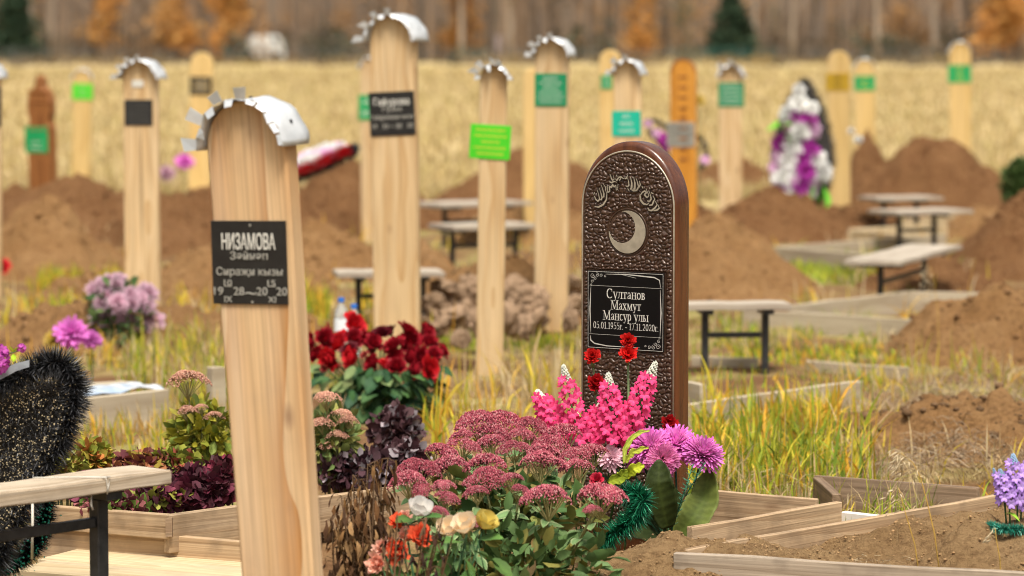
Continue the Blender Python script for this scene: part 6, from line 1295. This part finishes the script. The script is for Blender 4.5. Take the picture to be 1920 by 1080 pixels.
gs = [
 patch(1290, 1560, 820, 925, 620, .10, .30, .012, GRN_+GRN_+YLW[:2], 1, 60), patch(1290, 1660, 800, 910, 420, .12, .36, .013, YLW+GRN_, 2, 50), patch(1300, 1700, 620, 740, 1500, .03, .11, .012, GRN_+GRN_+YLW, 3, 90),
 patch(1300, 1560, 780, 860, 260, .18, .38, .014, YLW+GRN_[:1], 4, 24), patch(1290, 1700, 760, 920, 2200, .03, .10, .006, STR+GRN_[:1], 51, 0, 1.4), patch(800, 1085, 700, 860, 900, .03, .09, .007, STR, 52, 0, 1.4), patch(1290, 1640, 780, 925, 800, .15, .40, .005, STR+GRN_+YLW, 61, 90, 1.3), patch(1290, 1560, 850, 930, 420, .08, .28, .009, GRN_+STR+YLW, 62, 30, 1.1), patch(800, 1090, 640, 840, 150, .15, .40, .007, STR+YLW, 63, 24, 1.4), patch(1500, 1920, 560, 760, 500, .1, .3, .008, STR+YLW+GRN_, 64, 40, 1.1), patch(0, 440, 560, 700, 700, .1, .3, .009, STR+YLW+GRN_[:1], 65, 50, 1.1), patch(200, 1900, 420, 560, 900, .1, .3, .012, STR+YLW+GRN_[:1], 66, 80, 1.0), patch(1560, 1920, 690, 900, 900, .08, .24, .006, STR+YLW[:1], 5, 60), patch(1650, 1920, 780, 900, 2400, .04, .12, .004, STR+[(.22, .15, .09)], 6, 0, 1.3),
 patch(1480, 1660, 480, 535, 1500, .05, .14, .010, GRN_, 7), patch(1290, 1660, 600, 660, 1600, .05, .16, .009, GRN_+STR, 8, 40),
 patch(800, 1085, 625, 655, 1300, .02, .06, .009, GRN_, 9), patch(960, 1085, 720, 830, 200, .10, .28, .011, YLW+STR, 10, 14), patch(800, 870, 770, 850, 130, .12, .34, .011, YLW+GRN_[:1], 73, 7), patch(820, 1085, 650, 850, 1500, .04, .13, .006, STR+[(.30, .2, .11)], 74, 50, 1.9), patch(990, 1085, 690, 790, 160, .2, .42, .010, YLW[:2]+STR, 11, 8), patch(640, 800, 560, 640, 700, .08, .22, .01, YLW+GRN_, 12, 20),
 patch(160, 420, 760, 860, 1500, .06, .20, .008, GRN_+YLW+STR, 13, 60), patch(230, 440, 640, 760, 1800, .1, .28, .008, GRN_+YLW[:2]+STR, 14, 40), patch(60, 260, 500, 580, 1400, .06, .2, .01, YLW+GRN_, 15, 40), patch(560, 620, 560, 640, 500, .1, .3, .01, YLW+GRN_, 16, 14),
 patch(1100, 1700, 500, 560, 900, .05, .14, .012, STR+GRN_, 17, 30), patch(0, 300, 400, 520, 700, .1, .3, .014, STR, 18, 24), patch(300, 420, 520, 600, 500, .1, .25, .012, YLW+STR, 19, 14), patch(600, 1100, 520, 640, 1200, .06, .18, .01, STR+GRN_[:1], 20, 40),
 patch(1500, 1660, 1005, 1055, 420, .06, .18, .007, GRN_+[(.42, .40, .08)], 21, 10, 1.0), patch(1310, 1900, 1040, 1075, 260, .04, .14, .005, GRN_+STR+YLW, 71, 26, 1.2), patch(1330, 1900, 925, 985, 420, .05, .18, .006, GRN_+STR+YLW, 72, 34, 1.2), patch(1820, 1925, 1040, 1085, 110, .08, .24, .004, YLW[:2]+STR, 22, 7, .6), patch(1640, 1925, 1060, 1100, 90, .1, .24, .003, STR, 23, 16, .9), patch(1560, 1760, 950, 1000, 260, .1, .3, .005, GRN_+STR, 24, 12, 1.1), patch(1330, 1560, 905, 960, 500, .06, .2, .005, GRN_+STR, 25, 30, .9),
 patch(880, 1100, 1075, 1110, 200, .02, .07, .003, STR, 26), patch(1150, 1290, 1040, 1085, 160, .015, .05, .003, GRN_+STR, 27, 14, 1), patch(440, 640, 700, 900, 1200, .08, .25, .007, GRN_+STR, 28, 30)]
v, f, c = stack(gs); kind(put('grass', npmesh('grass', v, f, c, grass_m)), 'stuff')
# dry field grass
r_ = np.random.default_rng(31); k = 42000; yy = 34+(120)*r_.random(k)**1.7; xx = (r_.random(k)*2-1)*yy*.19
v, f, c = blades(xx, yy, gz(yy)-.02, r_.uniform(.08, .24, k), .012+yy*.0005, [(.54, .41, .205), (.48, .365, .17), (.57, .45, .245), (.46, .38, .15), (.41, .31, .155)], 32, .7); kind(put('field_grass', npmesh('field_grass', v, f, c, grass_m)), 'stuff')
# dead roots and straw heaped at the right
r_ = random.Random(41); mb = MB()
for k in range(2600):
    px = r_.uniform(1560, 1935); py = r_.uniform(740, 905); p = G(px, py); p.z = r_.uniform(.02, .15)*max(.1, 1-abs(px-1800)/170); a = r_.uniform(0, 6.28); l = r_.uniform(.03, .10); d = Vector((math.cos(a), math.sin(a), r_.uniform(-.2, .5)))*l
    mb.tube([p, p+d*.5+Vector((0, 0, l*.2)), p+d], [.0014, .0012, .0006], 3, jc([(.36, .26, .16), (.26, .18, .11), (.42, .33, .22), (.2, .13, .08)][k % 4], r_, .2))
kind(mb.build('dead_roots', stem_m), 'stuff')
r_ = random.Random(43); mb = MB()
for k in range(1100):
    px = r_.uniform(1100, 1500) if k % 2 else r_.uniform(1560, 1920); py = r_.uniform(1050, 1085); p = G(px, py-15, .06+r_.uniform(0, .03)); a = r_.uniform(0, 6.28); l = r_.uniform(.008, .035)
    mb.tube([p, p+Vector((math.cos(a)*l, math.sin(a)*l, r_.uniform(-.004, .008)))], .0006, 3, jc([(.5, .4, .25), (.3, .2, .1), (.2, .13, .07)][k % 3], r_, .2))
kind(mb.build('straw_litter', stem_m), 'stuff')
# tall dry brome stalk
def brome(label, pts, Y, sd, n=40, spread=.07):
    b = P(*pts[0], Y); b.z = 0; t = thing('dry_grass_stalk', label, 'grass stalk', tuple(b)); Q = [P(x, y, Y)-b for x, y in pts]; Q[0] = Vector((Q[0].x, 0, 0)); r2 = random.Random(sd); mb = MB(); mb.tube(Q, [.0022-.0014*i/(len(Q)-1) for i in range(len(Q))], 5, (.55, .34, .07)); mb.build('stalk', stem_m, t, True); sk = MB(); n_ = len(Q)
    for k in range(n):
        f = .62+.38*k/n; j = f*(n_-1); i = min(int(j), n_-2); p = Q[i].lerp(Q[i+1], j-i); a = math.pi+r2.gauss(0, .9); l = spread*(1.25-f)*2*r2.uniform(.4, 1); d = Vector((math.cos(a), .5*math.sin(a), r2.uniform(-.5, .6))); e = p+d*l; sk.tube([p, p+d*l*.5+Vector((0, 0, .01)), e], .0004, 3, (.55, .42, .22)); g = Vector((d.x*.4+r2.uniform(-.3, .3), d.y*.3, r2.uniform(-1, -.1))).normalized()*r2.uniform(.015, .026); sk.tube([e, e+g*.45, e+g], [.0006, .0022, .0004], 4, jc((.62, .50, .32), r2, .2))
    kind(sk.build('seed_head', stem_m, t, True), 'stuff')
brome('dry brome stalk with drooping seed head before the right boards', [(1772, 1090), (1752, 1000), (1738, 940), (1726, 895), (1712, 868), (1690, 850)], 8.9, 3, 46)
brome('thin dry brome stalk left of the tall drooping one', [(1732, 1090), (1715, 1020), (1700, 970), (1693, 945), (1685, 915)], 9.0, 5, 16, .05)
brome('tall blurred dry grass stalk before the right mound', [(1762, 700), (1760, 640), (1758, 580), (1752, 530), (1745, 500)], 15.5, 7, 26, .09)
brome('short dry grass stalk at the lower right corner', [(1880, 1090), (1875, 1050), (1868, 1010), (1866, 990)], 8.8, 9, 10, .03)
brome('dry grass stalk in front of the far right mound', [(1815, 560), (1818, 530), (1825, 500), (1828, 485)], 19, 11, 14, .06)
